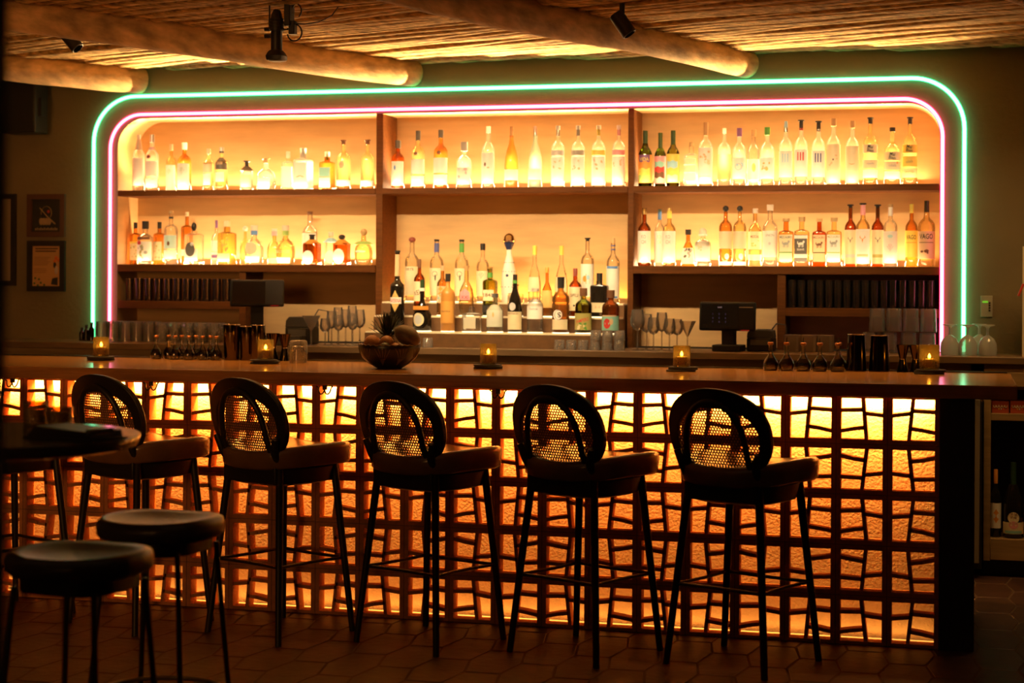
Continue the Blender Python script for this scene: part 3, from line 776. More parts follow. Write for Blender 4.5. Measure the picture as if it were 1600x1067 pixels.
# ------------------------------------------------------------------ on the bar
COAST = []
def coaster(x, y, n, label):
    t = thing('coaster', label, 'coaster', (x, y, ZB), rnd.uniform(0, 6))
    z = 0
    for k in range(n):
        MB().lathe([(z, .062), (z+.001, .066), (z+.0055, .066), (z+.0065, .063)], c=(rnd.uniform(-.008, .008), rnd.uniform(-.008, .008), 0), seg=28).build('slate_disc', P('slate', (.03, .025, .02), .7, bump=.4), t, angle=40)
        z += .0067
    return z
VG = 'lit amber votive candles along the bar top'
for px, py, lb, w_ in ((158, 563, 'at the left end of the bar, below the neon foot', 1), (415, 568, 'in front of the steel tins on the left', 1), (763, 576, 'at the middle of the bar, right of the fruit bowl', 1), (1065, 580, 'left of the bitters bottles on the right', 1), (1452, 584, 'at the right end of the bar, beside the upturned goblets', 1.15)):
    p = atz(px, py, ZB); z = coaster(p.x, p.y, 3, 'dark slate coasters under the votive candle '+lb.split(',')[0])
    votive(p.x, p.y, ZB+z, 'lit amber glass votive candle '+lb, .038*w_, .094*w_, VG)
# gold-toned steel tins
def barp(px, py, ym=.85):
    p = atz(px, py, ZB)
    if p.y > ym: p = at(px, py, ym)
    return Vector((p.x, p.y, ZB))
def tin(px, py, top, wt, wb, label, name='shaker_tin', group='steel shaker tins on the bar'):
    p = barp(px, py, .83); s = (p-CAM).dot(FW)/FPX; h = (py-top)*s*.96; rt, rb = wt*s/2, wb*s/2
    t = thing(name, label, 'shaker tin', (p.x, p.y+rb, ZB), 0, group)
    MB().lathe([(0, rb*.96), (.003, rb), (h-.004, rt), (h, rt), (h, rt-.002), (.006, rb-.003), (.006, 0.0001)], seg=36, cap=False).build('tin_body', m_gun, t, angle=30)
    MB().tube([(rt*math.cos(2*math.pi*i/32), rt*math.sin(2*math.pi*i/32), h) for i in range(32)], .0017, 6, closed=True).build('rolled_rim', m_chrome, t)
    return t
tin(357, 563, 505, 27, 24, 'tall steel shaker tin, leftmost of the three beside the bitters bottles')
tin(383, 561, 506, 27, 24, 'tall steel shaker tin, middle of the three beside the bitters bottles')
tin(399, 565, 506, 22, 22, 'tall steel shaker tin directly behind the amber votive candle')
tin(1337, 577, 517, 27, 32, 'inverted steel shaker tin, left of the pair on the right part of the bar')
tin(1373, 577, 518, 27, 33, 'inverted steel shaker tin, right of the pair on the right part of the bar')
def jigger(px, py, top, w_, label):
    p = barp(px, py, .84); s = (p-CAM).dot(FW)/FPX; h = (py-top)*s; r = w_*s/2
    t = thing('jigger', label, 'jigger', (p.x, p.y+r, ZB), 0, 'steel jiggers on the bar')
    MB().lathe([(0, r*.86), (.002, r*.86), (h*.42, r*.52), (h*.48, r*.48), (h*.54, r*.52), (h, r), (h, r*.95), (h*.56, r*.4), (h*.56, .0001)], seg=28, cap=False).build('jigger_body', m_gun, t, angle=40)
    MB().tube([(r*.5*math.cos(2*math.pi*i/24), r*.5*math.sin(2*math.pi*i/24), h*.48) for i in range(24)], .002, 6, closed=True).build('collar', m_chrome, t)
jigger(422, 564, 521, 22, 'flared steel jigger left of the pair behind the amber votive candle')
jigger(441, 563, 521, 20, 'flared steel jigger right of the pair, beside the upturned tumbler')
jigger(1410, 578, 535, 21, 'flared steel jigger, left of the pair beside the right end candle')
jigger(1430, 578, 535, 21, 'flared steel jigger, right of the pair beside the right end candle')
# upturned tumblers on the bar
def tumbler_prof(r, h, base, wall=.0022): return [(0, r), (h-base*.2, r*.92), (h, r*.86), (h, .0001)]
p = atz(466, 567, ZB)
ut = thing('rocks_glass', 'heavy clear rocks glass standing upside down beside the tins on the left', 'glass', (p.x, p.y, ZB))
MB().lathe([(0, .044), (.094, .044), (.106, .040), (.110, .032), (.110, .0001)], seg=32, cap=False).build('glass_wall', g_drink, ut, angle=60)
MB().lathe([(0, .041), (.075, .040), (.082, .032), (.082, .0001)], seg=32, cap=False).build('inner_wall', g_cut, ut, angle=60)
p = atz(1455, 580, ZB)
# dasher bottles
def dasher_proto(liq, nm):
    t = thing('bitters_bottle', nm, 'bitters bottle', (0, 0, ZB))
    prof = [(0, .022), (.004, .030), (.022, .032), (.034, .027), (.050, .013), (.060, .0085), (.082, .0080), (.084, .0095), (.088, .0095)]
    MB().lathe(prof, seg=24, cap=True).build('glass_body', g_bar, t, angle=60)
    MB().lathe([(.010, .024), (.012, .0285), (.024, .0295), (.034, .0250), (.041, .0185)], seg=24).build('bitters', liq, t, angle=60)
    MB().lathe([(.086, .010), (.088, .0125), (.093, .0125), (.095, .010)], seg=14).build('stopper', P('copper_cap', (.55, .22, .08), .3, .8), t)
    MB().tube([(0, 0, .095), (0, 0, .106), (.002, 0, .112)], [.003, .0022, .0016], 8).build('dasher_spout', m_dark, t)
    return t
liq = {'dark': P('dark_bitters', (.025, .010, .005), .15), 'amber': GL('amber_bitters', (.65, .42, .12)), 'red': P('red_bitters', (.09, .012, .01), .15), 'green': GL('green_bitters', (.35, .38, .08))}
LG = 'dark bitters bottles lined up on the left of the bar'
xsd = [244, 263.5, 273.5, 284, 295, 306, 316.5, 329, 338]
d0 = dasher_proto(liq['dark'], 'small dark bitters dasher bottle, leftmost of the row left of the tins'); d0['group'] = LG
rowl = ['second', 'third', 'fourth', 'fifth', 'sixth', 'seventh', 'eighth', 'ninth']
for i, px in enumerate(xsd):
    back = i in (1, 3, 5, 7); p = barp(px, 561, .80)
    if back: p.x = at(px, 561, p.y+.062).x
    sc_ = (.90, .90, 1.26)
    if i == 0: d0.location = (p.x, p.y, ZB); d0.scale = sc_
    else: dup(d0, (p.x+(.0 if back else 0), p.y+(.062 if back else 0), ZB), rnd.uniform(0, 1), 'small dark bitters dasher bottle, %s from the left in the row left of the tins' % rowl[i-1], LG, sc_)
RG = 'bitters bottles lined up on the right of the bar'
for i, (px, lq, lb) in enumerate(((1204, 'amber', 'golden bitters dasher bottle, leftmost of the row on the right of the bar'), (1229, 'red', 'dark red bitters dasher bottle, second in the row on the right of the bar'), (1255, 'dark', 'near black bitters dasher bottle, third in the row on the right of the bar'), (1281, 'green', 'olive green bitters dasher bottle, fourth in the row on the right of the bar'), (1309, 'dark', 'near black bitters dasher bottle next to the inverted tins on the right'))):
    p = barp(px, 578.5, .80); t = dasher_proto(liq[lq], lb); t['group'] = RG; t.location = (p.x, p.y, ZB); t.scale = (1.10, 1.10, 1.36)
p = barp(1309, 574, .80); t = dasher_proto(liq['dark'], 'dark bitters dasher bottle hidden behind its neighbour beside the inverted tins'); t['group'] = RG; t.location = (p.x, p.y+.08, ZB); t.scale = (1.05, 1.05, 1.36)
# small dropper bottle behind
p = barp(255, 556, .82); t = thing('dropper_bottle', 'tiny gold-capped dropper bottle between the first two left bitters bottles', 'bitters bottle', (p.x+.004, p.y+.055, ZB))
MB().lathe([(0, .016), (.045, .016), (.055, .008), (.06, .008)], seg=16).build('glass_body', g_damber, t); MB().lathe([(.058, .010), (.088, .010)], seg=14).build('cap', P('gold_cap', (.6, .38, .12), .3, .9), t)

# fruit bowl with pineapple
p = atz(597, 577, ZB); bx, by = p.x, p.y+.10
bw = thing('fruit_bowl', 'dark carved wooden bowl of fruit in the middle left of the bar', 'bowl', (bx, by, ZB))
MB().lathe([(0, .055), (.004, .062), (.02, .09), (.05, .123), (.085, .138), (.107, .141), (.110, .139), (.108, .134), (.06, .118), (.02, .06), (.018, .0001)], seg=48, cap=True).build('bowl_body', P('dark_carved', (.022, .015, .009), .3), bw, angle=50)
m_carve = P('carved_line', (.16, .09, .035), .45)
mb = MB()
for k in range(9):
    a0 = R_(-170+k*40)
    for q in range(5):
        pts = []
        for s in range(7):
            t_ = s/6; a = a0+(q-2)*.13*t_+.1*math.sin(t_*2); z = .018+.075*t_
            r = .088+.052*math.sin(min(1, t_*1.0)*math.pi/2)*1.0+.001
            rr2 = {0: .0892, 1: .1035, 2: .1155, 3: .1255, 4: .1318, 5: .1365, 6: .1392}[s]
            pts.append((rr2*math.cos(a), rr2*math.sin(a), z))
        mb.tube(pts, .0016, 4)
mb.build('carved_pattern', m_carve, bw)
MB().tube([(.1395*math.cos(2*math.pi*i/60), .1395*math.sin(2*math.pi*i/60), .109+.0025*math.sin(i*3.1)) for i in range(60)], .0025, 6, closed=True).build('beaded_rim', m_carve, bw)
m_or = P('orange_peel', (.34, .13, .025), .45, bump=.25, bscale=160); m_lime = P('lime_peel', (.05, .055, .018), .45, bump=.2, bscale=160); m_mel = P('papaya_skin', (.12, .075, .03), .5)
def fruit(dx, dy, dz, r, m, label, nm='orange', sc=(1, 1, 1)):
    t = thing(nm, label, 'fruit', (bx+dx, by+dy, ZB+dz)); MB().ball((0, 0, 0), r, 24, 14, sc).build('fruit_flesh', m, t, angle=80)
    MB().lathe([(0, .004), (.004, .003)], c=(0, 0, r*sc[2]*.985), seg=8).build('stem_scar', m_dark, t)
fruit(-.066, -.045, .112, .040, m_or, 'large orange at the left of the fruit bowl')
fruit(.008, -.062, .118, .033, m_or, 'orange at the front centre of the fruit bowl')
fruit(.012, -.096, .098, .024, m_lime, 'small dark lime in front of the orange in the fruit bowl', 'lime')
fruit(.058, -.076, .092, .028, m_or, 'small orange at the right front of the fruit bowl')
t = thing('papaya', 'long papaya resting on the right side of the fruit bowl', 'fruit', (bx+.095, by-.030, ZB+.150), 0); t.rotation_euler = (0, R_(28), 0)
MB().ball((0, 0, 0), .044, 24, 14, (1.45, 1, 1)).build('fruit_flesh', m_mel, t, angle=80); MB().ball((-.064, 0, 0), .004, 8, 6).build('stem_scar', m_dark, t)
fruit(-.098, .012, .118, .026, m_lime, 'dark lime at the back left of the fruit bowl', 'lime')
pa = thing('pineapple', 'pineapple with spiky leaf crown standing in the fruit bowl', 'fruit', (bx-.022, by+.042, ZB+.055))
MB().ball((0, 0, .045), .050, 20, 12, (1, 1, 1.15)).build('fruit_body', P('pineapple_skin', (.20, .10, .03), .6, bump=.9, bscale=60), pa)
m_leaf = P('pineapple_leaf', (.035, .040, .018), .5)
mb = MB(); rl = random.Random(4)
for k in range(62):
    lv = k/62; a = k*2.399; L_ = .085-.02*lv+rl.uniform(-.006, .006); tilt = R_(74-66*lv)
    z0 = .088+.055*lv; r0 = .020*(1-lv*.6); pts = []; dx, dy = math.cos(a), math.sin(a)
    w0 = .0085*(1-.35*lv)
    vs = []; nseg = 5
    px_, pz_ = r0, z0; th = tilt
    for s in range(nseg+1):
        ww = w0*(1-(s/nseg)**1.6)+.0003
        vs += [(dx*px_-dy*ww, dy*px_+dx*ww, pz_), (dx*px_+dy*ww, dy*px_-dx*ww, pz_), (dx*(px_-.0012), dy*(px_-.0012), pz_+.002)]
        px_ += math.sin(th)*L_/nseg; pz_ += math.cos(th)*L_/nseg; th -= R_(5) if s < 3 else R_(-12)
    fs = []
    for s in range(nseg):
        b = s*3; fs += [(b, b+2, b+5, b+3), (b+2, b+1, b+4, b+5), (b+1, b, b+3, b+4)]
    mb.add(vs, fs)
mb.build('leaf_crown', m_leaf, pa, smooth=False)

# ------------------------------------------------------------------ glassware on the back counter
def highball(r, h, label, mat=None):
    t = thing('highball_glass', label, 'glass', (0, 0, 0))
    MB().lathe([(0, r*.86), (.002, r*.9), (h, r), (h, r*.95), (.012, r*.82), (.012, .0001)], seg=18, cap=True).build('glass_wall', mat or g_drink, t, angle=60)
    return t
def ORD(i, n):
    if i == 0: return 'leftmost'
    if i == n-1: return 'rightmost'
    return ('second', 'third', 'fourth', 'fifth')[i-1]+' from left'
def row(proto, x0, x1, n, ys, z, label, group, flip=False, jit=.002, H=0):
    first = True
    for y in ys:
        for i in range(n):
            x = x0+(x1-x0)*(i+.5)/n+rnd.uniform(-jit, jit)
            lb = label if len(ys) > 1 else label+', '+ORD(i, n)
            if first: o = proto; o.location = (x, y, z); o['label'] = lb; o['group'] = group; first = False
            else: o = dup(proto, (x, y, z), None, lb, group)
            if flip: o.rotation_euler = (math.pi, 0, 0); o.location.z = z+H
# racks of highballs
h1 = highball(.0235, .132, '', g_rack)
row(h1, NX0+.02, xl-.03, 12, (YN+.055, YN+.118, YN+.181), zl+.0005, 'clear highball glass in the dense rack at the left end, under the shelves', 'highball glasses in the left rack')
h2 = highball(.0235, .150, '', g_rack)
row(h2, xr+.03, NX1-.02, 16, (YN+.055, YN+.118, YN+.181), zr+.0005, 'clear highball glass in the dense rack at the right end, under the shelves', 'highball glasses in the right rack')
h3 = highball(.020, .065, '', g_cut)
row(h3, at(202, 500, YN).x, at(290, 500, YN).x, 5, (YN+.05,), ZC+.0005+.0, 'small shot glass under the left highball rack', 'shot glasses under the left rack')
h4 = highball(.038, .115, '', g_drink)
row(h4, at(150, 525, YN-.2).x, at(243, 525, YN-.2).x, 5, (YN-.20, YN-.118), ZC+.0005, 'clear tumbler in the row at the left end of the back worktop', 'tumblers at the left end of the back worktop', True, .002, .115)
h4b = highball(.0370, .112, '', g_cut)
row(h4b, at(243, 525, YN-.2).x, at(345, 525, YN-.2).x, 5, (YN-.20, YN-.118), ZC+.0005, 'pale cut glass tumbler behind the left bitters bottles', 'cut glass tumblers behind the left bitters bottles', True, .001, .112)
h5 = highball(.044, .105, '', g_drink)
row(h5, at(1345, 545, YN-.12).x, at(1464, 545, YN-.12).x, 4, (YN-.12,), ZC+.0005, 'clear tumbler in the lower tier of the right glass stack', 'tumblers in the lower tier on the right', True, .001, .105)
h6 = highball(.043, .120, '', g_drink)
row(h6, at(1357, 510, YN-.12).x, at(1464, 510, YN-.12).x, 4, (YN-.12,), ZC+.1105, 'clear tumbler in the upper tier of the right glass stack', 'tumblers in the upper tier on the right', True, .001, .12)
# tray between the tiers is glass on glass; low stacked tumblers on the middle counter
yl = YN-.40
h7 = highball(.030, .052, '', g_cut)
row(h7, at(865, 535, yl).x, at(977, 535, yl).x, 6, (yl,), ZC+.0005, 'low cut glass tumbler, bottom tier before the middle bottles', 'bottom tier of low tumblers before the middle bottles', True, .001, .052)
h8 = highball(.030, .052, '', g_cut)
row(h8, at(922, 525, yl).x, at(977, 525, yl).x, 3, (yl,), ZC+.0535, 'low cut glass tumbler, upper tier before the middle bottles', 'upper tier of low tumblers before the middle bottles', True, .001, .052)
h9 = highball(.030, .052, '', g_cut)
row(h9, at(640, 535, yl).x, at(678, 535, yl).x, 2, (yl,), ZC+.0005, 'low cut glass tumbler just right of the fruit bowl', 'low tumblers right of the fruit bowl', True, .001, .052)
# frosted square glasses in the right bay
for i, (px, lb) in enumerate(((1238, 'left'), (1265, 'middle'), (1290, 'right'))):
    a = at(px, 555, YN-.2)
    t = thing('square_glass', 'frosted square glass block, %s of three behind the right bitters bottles' % lb, 'glass', (a.x, YN-.2, ZC), R_(-8), 'frosted square glasses behind the bitters')
    MB().lathe([(0, .036), (.004, .039), (.088, .039), (.09, .037)], seg=20, n=8).build('glass_wall', GL('frosted_cut_glass', (.62, .52, .42), frost=.55, bump=.8, bscale=60), t, angle=40)
# goblets upside down at the right end of the counter
def goblet(px, label, Y=YN-.28):
    a = at(px, 560, Y); t = thing('goblet', label, 'glass', (a.x, Y, ZC), 0, 'upturned goblets at the right end')
    MB().lathe([(0, .044), (.03, .047), (.06, .044), (.085, .032), (.098, .014), (.102, .008)], seg=26).build('bowl', g_gob, t, angle=60)
    MB().lathe([(.102, .008), (.115, .006), (.135, .006), (.145, .012), (.150, .034), (.153, .036), (.155, .034)], seg=26).build('stem_and_foot', g_gob, t, angle=60)
goblet(1484, 'upturned ribbed goblet tinted pink, left of the three at the right end'); goblet(1512, 'upturned ribbed goblet tinted green, middle of the three at the right end')
goblet(1543, 'upturned ribbed goblet, right of the three at the right end of the back worktop'); goblet(1530, 'upturned goblet standing behind the right two of the row', YN-.13)
# stemware
def stem(kind, px, py, h, r, Y, label, group):
    a = at(px, py, Y); t = thing('martini_glass' if kind == 'm' else 'wine_glass', label, 'glass', (a.x, Y, ZC), 0, group)
    MB().lathe([(0, .034), (.002, .034), (.006, .006), (.012, .004), (h*.48, .004)], seg=20).build('stem', g_drink, t, angle=60)
    if kind == 'm': pr_ = [(h*.48, .004), (h, r), (h, r*.97), (h*.49, .001)]
    else: pr_ = [(h*.48, .004), (h*.52, r*.55), (h*.62, r*.93), (h*.72, r), (h, r*.78), (h, r*.76), (h*.72, r*.97), (h*.5, .002)]
    MB().lathe(pr_, seg=24, cap=False).build('bowl', g_drink, t, angle=60); return t
stem('m', 486, 540, .165, .052, YN-.37, 'large martini glass beside the left payment terminal', 'stemmed glasses on the back worktop')
wl = [(508, .15, 0), (529, .17, 0), (551, .18, 0), (518, .19, 1), (540, .20, 1), (562, .2, 1), (528, .21, 2), (550, .22, 2)]
for i, (px, h, rw) in enumerate(wl):
    Y = YN-.34+rw*.075; stem('w', px, 535, h, .031, Y, 'clear wine glass in the cluster left of the pineapple', 'wine glasses in the cluster left of the pineapple')
for i, (px, h, r, k) in enumerate(((996, .215, .040, 'w'), (1010, .19, .036, 'w'), (1021, .175, .034, 'w'), (1034, .20, .034, 'w'), (1046, .17, .034, 'w'), (1058, .165, .032, 'w'))):
    stem(k, px, 540, h, r, YN-.32+(i % 2)*.09, 'clear wine glass in the cluster left of the right payment terminal', 'wine glasses in the cluster left of the right payment terminal')
stem('m', 1074, 548, .16, .045, YN-.41, 'martini glass just left of the right payment terminal', 'stemmed glasses on the back worktop')
# dark bottles at the far left of the counter
for i, (px, h) in enumerate(((128, .07), (135, .085), (143, .10))):
    a = at(px, 530, YN-.2); t = thing('small_bottle', 'small dark bottle, %s of three at the far left of the back worktop' % ('shortest', 'middle', 'tallest')[i], 'bottle', (a.x, YN-.2, ZC), 0, 'small dark bottles at the far left')
    MB().lathe([(0, .016), (h*.7, .016), (h*.8, .008), (h, .008)], seg=14).build('glass_body', m_darkliq, t); MB().lathe([(h, .009), (h+.008, .009)], seg=12).build('cap', m_black, t)

# payment terminals
def terminal(px, py, w, h, Y, rz, tilt, label, red, keypad):
    a = at(px, py, Y); t = thing('payment_terminal', label, 'payment terminal', (a.x, Y, ZC), R_(rz))
    MB().box(-.075, .075, -.07, .07, 0, .035).build('base', m_plast, t, bevel=.006)
    zc = a.z-ZC
    MB().box(-.035, .035, -.02, .03, .03, zc).build('neck', m_plast, t, bevel=.004)
    mb = MB(); mb.M = Matrix.Translation((0, -.03, zc)) @ Matrix.Rotation(R_(-tilt), 4, 'X')
    mb.box(-w/2, w/2, -.014, .014, -h/2, h/2); hs = mb.build('screen_housing', m_plast, t, bevel=.010)
    mb = MB(); mb.M = Matrix.Translation((0, -.03, zc)) @ Matrix.Rotation(R_(-tilt), 4, 'X')
    mb.box(-w/2+.012, w/2-(.09 if keypad else .105), -.0155, -.0142, -h/2+.014, h/2-.012); scn = mb.build('screen', m_screen, t)
    mb = MB(); mb.M = Matrix.Translation((0, -.03, zc)) @ Matrix.Rotation(R_(-tilt), 4, 'X')
    mb.box(w/2-.075, w/2-.030, -.0165, -.0145, -h/2+.001, -h/2+.004); mb.build('red_light', EM('red_led', (1, .03, .02), .35), t)
    if keypad:
        mk = EM('screen_text', (.45, .3, .55), .14)
        for r_ in range(4):
            for c_ in range(3):
                s_ = '123456789 0<'[r_*3+c_]
                if s_ == ' ': continue
                text_mesh(s_, .009, mk, scn, (-.075+c_*.034, -.0495, zc+.012-r_*.0205), name='lettering')
        text_mesh('toast', .008, EM('screen_text_bright', (.8, .45, .4), .4), scn, (-.038, -.048, zc+.048), name='lettering')
        MB().box(w/2-.085, w/2-.012, -.0482, -.046, zc+h/2-.030, zc+h/2-.026).build('card_slot', m_steel, t)
        mb = MB(); mb.box(-.06, .005, -.0498, -.048, zc-.062, zc-.060); mb.build('home_bar', mk, scn)
    return t
terminal(1139, 494, .300, .152, YN-.26, -6, 6, 'black touch screen payment terminal showing a keypad, in the right bay', True, True)
terminal(402, 458, .30, .155, YN-.27, 22, 14, 'black payment terminal turned away at an angle, in the left bay', True, False)
def printer(px, Y, w, d, h, label, rz=0):
    a = at(px, 540, Y); t = thing('receipt_printer', label, 'receipt printer', (a.x, Y, ZC), R_(rz))
    MB().box(-w/2, w/2, -d/2, d/2, 0, h*.62).build('lower_body', m_plast, t, bevel=.008)
    mb = MB(); mb.prism([(-w/2, h*.62), (w/2, h*.62), (w/2*.9, h*.95), (w/2*.55, h), (-w/2*.7, h), (-w/2*.95, h*.85)], -d/2+.004, d/2); mb.build('lid', P('grey_black_plastic', (.05, .045, .038), .5), t, bevel=.004)
    MB().box(-w/2+.02, w/2-.02, -d/2-.003, -d/2, h*.3, h*.55).build('front_panel', P('grey_plastic', (.09, .085, .07), .5), t)
    MB().tube([(w*.3, d*.3, h*.9), (w*.5, d*.4, h*1.25), (w*.85, d*.45, h*1.2), (w*.9, d*.45, h*.5), (w*.9, d*.45, .01)], .004, 6).build('cable', m_black, t)
printer(472, YN-.20, .145, .16, .155, 'grey receipt printer beside the left payment terminal')
printer(1190, YN-.18, .14, .16, .115, 'grey receipt printer beside the right payment terminal')
a = at(430, 520, YN-.5)
t = thing('cash_drawer', 'low grey cash drawer under the left payment terminal', 'cash drawer', (at(436, 520, YN-.42).x, YN-.388, ZC)); 
MB().box(-.15, .15, -.075, .0, 0, .055).build('body', m_plast, t, bevel=.004); MB().box(-.14, .14, -.078, -.075, .006, .05).build('drawer', P('grey_black_plastic', (.05, .045, .038), .5), t)
# boxes and wine bottles in the right cabinet
m_rbox = P('red_carton', (.48, .085, .025), .6)
for i, (px, lb) in enumerate(((1549.5, 'red printed carton, left of the two on the oak shelf at the right edge'), (1578.5, 'red printed carton, right of the two on the oak shelf, cut by the frame edge'))):
    a = at(px, 646, YC+.03); b = at(px+27, 627, YC+.03); w = b.x-a.x; h = b.z-zs1
    t = thing('carton', lb, 'box', (a.x, YC+.03, zs1), 0, 'red cartons on the oak shelf')
    bb_ = MB().box(0, w, 0, .15, 0.0003, h).build('box_body', m_rbox, t, bevel=.001)
    mb = MB()
    for k in range(5):
        cx = w*(.17+.165*k); mb.tube([(cx+.0055*math.cos(a_), -.0012, h*.6+.0075*math.sin(a_)) for a_ in [R_(150+24*q) for q in range(11)]], .0019, 5)
    mb.build('lettering', m_cream, bb_)
    for k, c_ in enumerate(((.9, .5, .05), (.9, .85, .75), (.9, .2, .05))):
        MB().ball((w*(.42+.13*k), -.0008, h*.35), .0035, 8, 6, (1, .3, 1)).build('dot', P('dot_%d' % k, c_, .5), bb_)
# ------------------------------------------------------------------ bottles
CC = {'white': (.88, .85, .76), 'cream': (.80, .70, .45), 'black': (.015, .013, .011), 'brown': (.16, .07, .03), 'cork': (.55, .36, .16), 'teal': (.28, .60, .52),
      'blue': (.12, .28, .62), 'lblue': (.38, .68, .80), 'navy': (.09, .11, .30), 'red': (.62, .05, .04), 'pink': (.80, .35, .38), 'green': (.10, .34, .06), 'lgreen': (.35, .55, .15), 'dgreen': (.02, .06, .015),
      'yellow': (.85, .68, .12), 'orange': (.80, .32, .05), 'grey': (.38, .37, .33), 'dgrey': (.10, .095, .085), 'silver': (.6, .6, .58), 'purple': (.22, .10, .28), 'maroon': (.22, .04, .03),
      'tan': (.72, .50, .28), 'olive': (.42, .40, .12), 'gold': (.70, .48, .15), 'aqua': (.55, .80, .75), 'dred': (.35, .03, .02)}
def C(n): return P('ink_'+n, CC[n], .5)
m_met = {'silver': P('foil_silver', (.7, .68, .62), .3, .8), 'gold': P('foil_gold', (.75, .52, .2), .3, .8)}
PROF = {
 'std': [(0, .88), (.008, .97), (.02, 1), (.60, 1), (.655, .93), (.70, .70), (.735, .42), (.76, .33), (1, .30)],
 'tall': [(0, .9), (.012, 1), (.63, 1), (.67, .95), (.71, .78), (.745, .45), (.77, .30), (1, .28)],
 'wine': [(0, .9), (.012, 1), (.57, 1), (.62, .93), (.67, .72), (.71, .47), (.76, .38), (1, .36)],
 'burg': [(0, .9), (.015, 1), (.38, 1), (.50, .92), (.62, .68), (.72, .40), (.80, .30), (1, .27)],
 'sq': [(0, .92), (.012, 1), (.68, 1), (.715, .93), (.735, .6), (.75, .34), (1, .30)],
 'squat': [(0, .9), (.015, 1), (.55, 1), (.63, .92), (.68, .62), (.71, .32), (1, .28)],
 'round': [(0, .78), (.02, .85), (.15, .96), (.32, 1), (.46, .95), (.56, .78), (.63, .45), (.68, .26), (1, .24)],
 'trap': [(0, .95), (.015, 1), (.30, .96), (.50, .75), (.60, .50), (.68, .30), (1, .27)],
 'bell': [(0, .85), (.02, .95), (.15, 1), (.30, .95), (.42, .66), (.52, .36), (.60, .24), (1, .20)],
 'amaro': [(0, .92), (.012, 1), (.54, 1), (.575, .92), (.61, .55), (.65, .36), (1, .30)],
 'oval': [(0, .7), (.02, .8), (.2, .98), (.38, 1), (.52, .85), (.63, .5), (.70, .28), (1, .25)],
}
def pr_at(prof, t):
    for (z0, r0), (z1, r1) in zip(prof, prof[1:]):
        if z0 <= t <= z1: return r0+(r1-r0)*(t-z0)/max(1e-6, z1-z0)
    return prof[-1][1]
def wrap_poly(mb, poly, R, z0, lift=.0006):
    """polygon in (u,z) laid on a cylinder of radius R (front at -y)"""
    n = len(poly); cu = sum(p[0] for p in poly)/n; cz = sum(p[1] for p in poly)/n
    RR = R+lift; f = lambda u, z: (RR*math.sin(u/R), -RR*math.cos(u/R), z0+z)
    vs = [f(cu, cz)]+[f(u, z) for u, z in poly]
    mb.add(vs, [(0, 1+i, 1+(i+1) % n) for i in range(n)])
def ell(cx, cz, rx, rz, n=16, a=0): return [(cx+rx*math.cos(t)*math.cos(a)-rz*math.sin(t)*math.sin(a), cz+rx*math.cos(t)*math.sin(a)+rz*math.sin(t)*math.cos(a)) for t in [2*math.pi*i/n for i in range(n)]]
def rect(x0, x1, z0, z1): return [(x0, z0), (x1, z0), (x1, z1), (x0, z1)]
NB = [0]; CUR = [0]
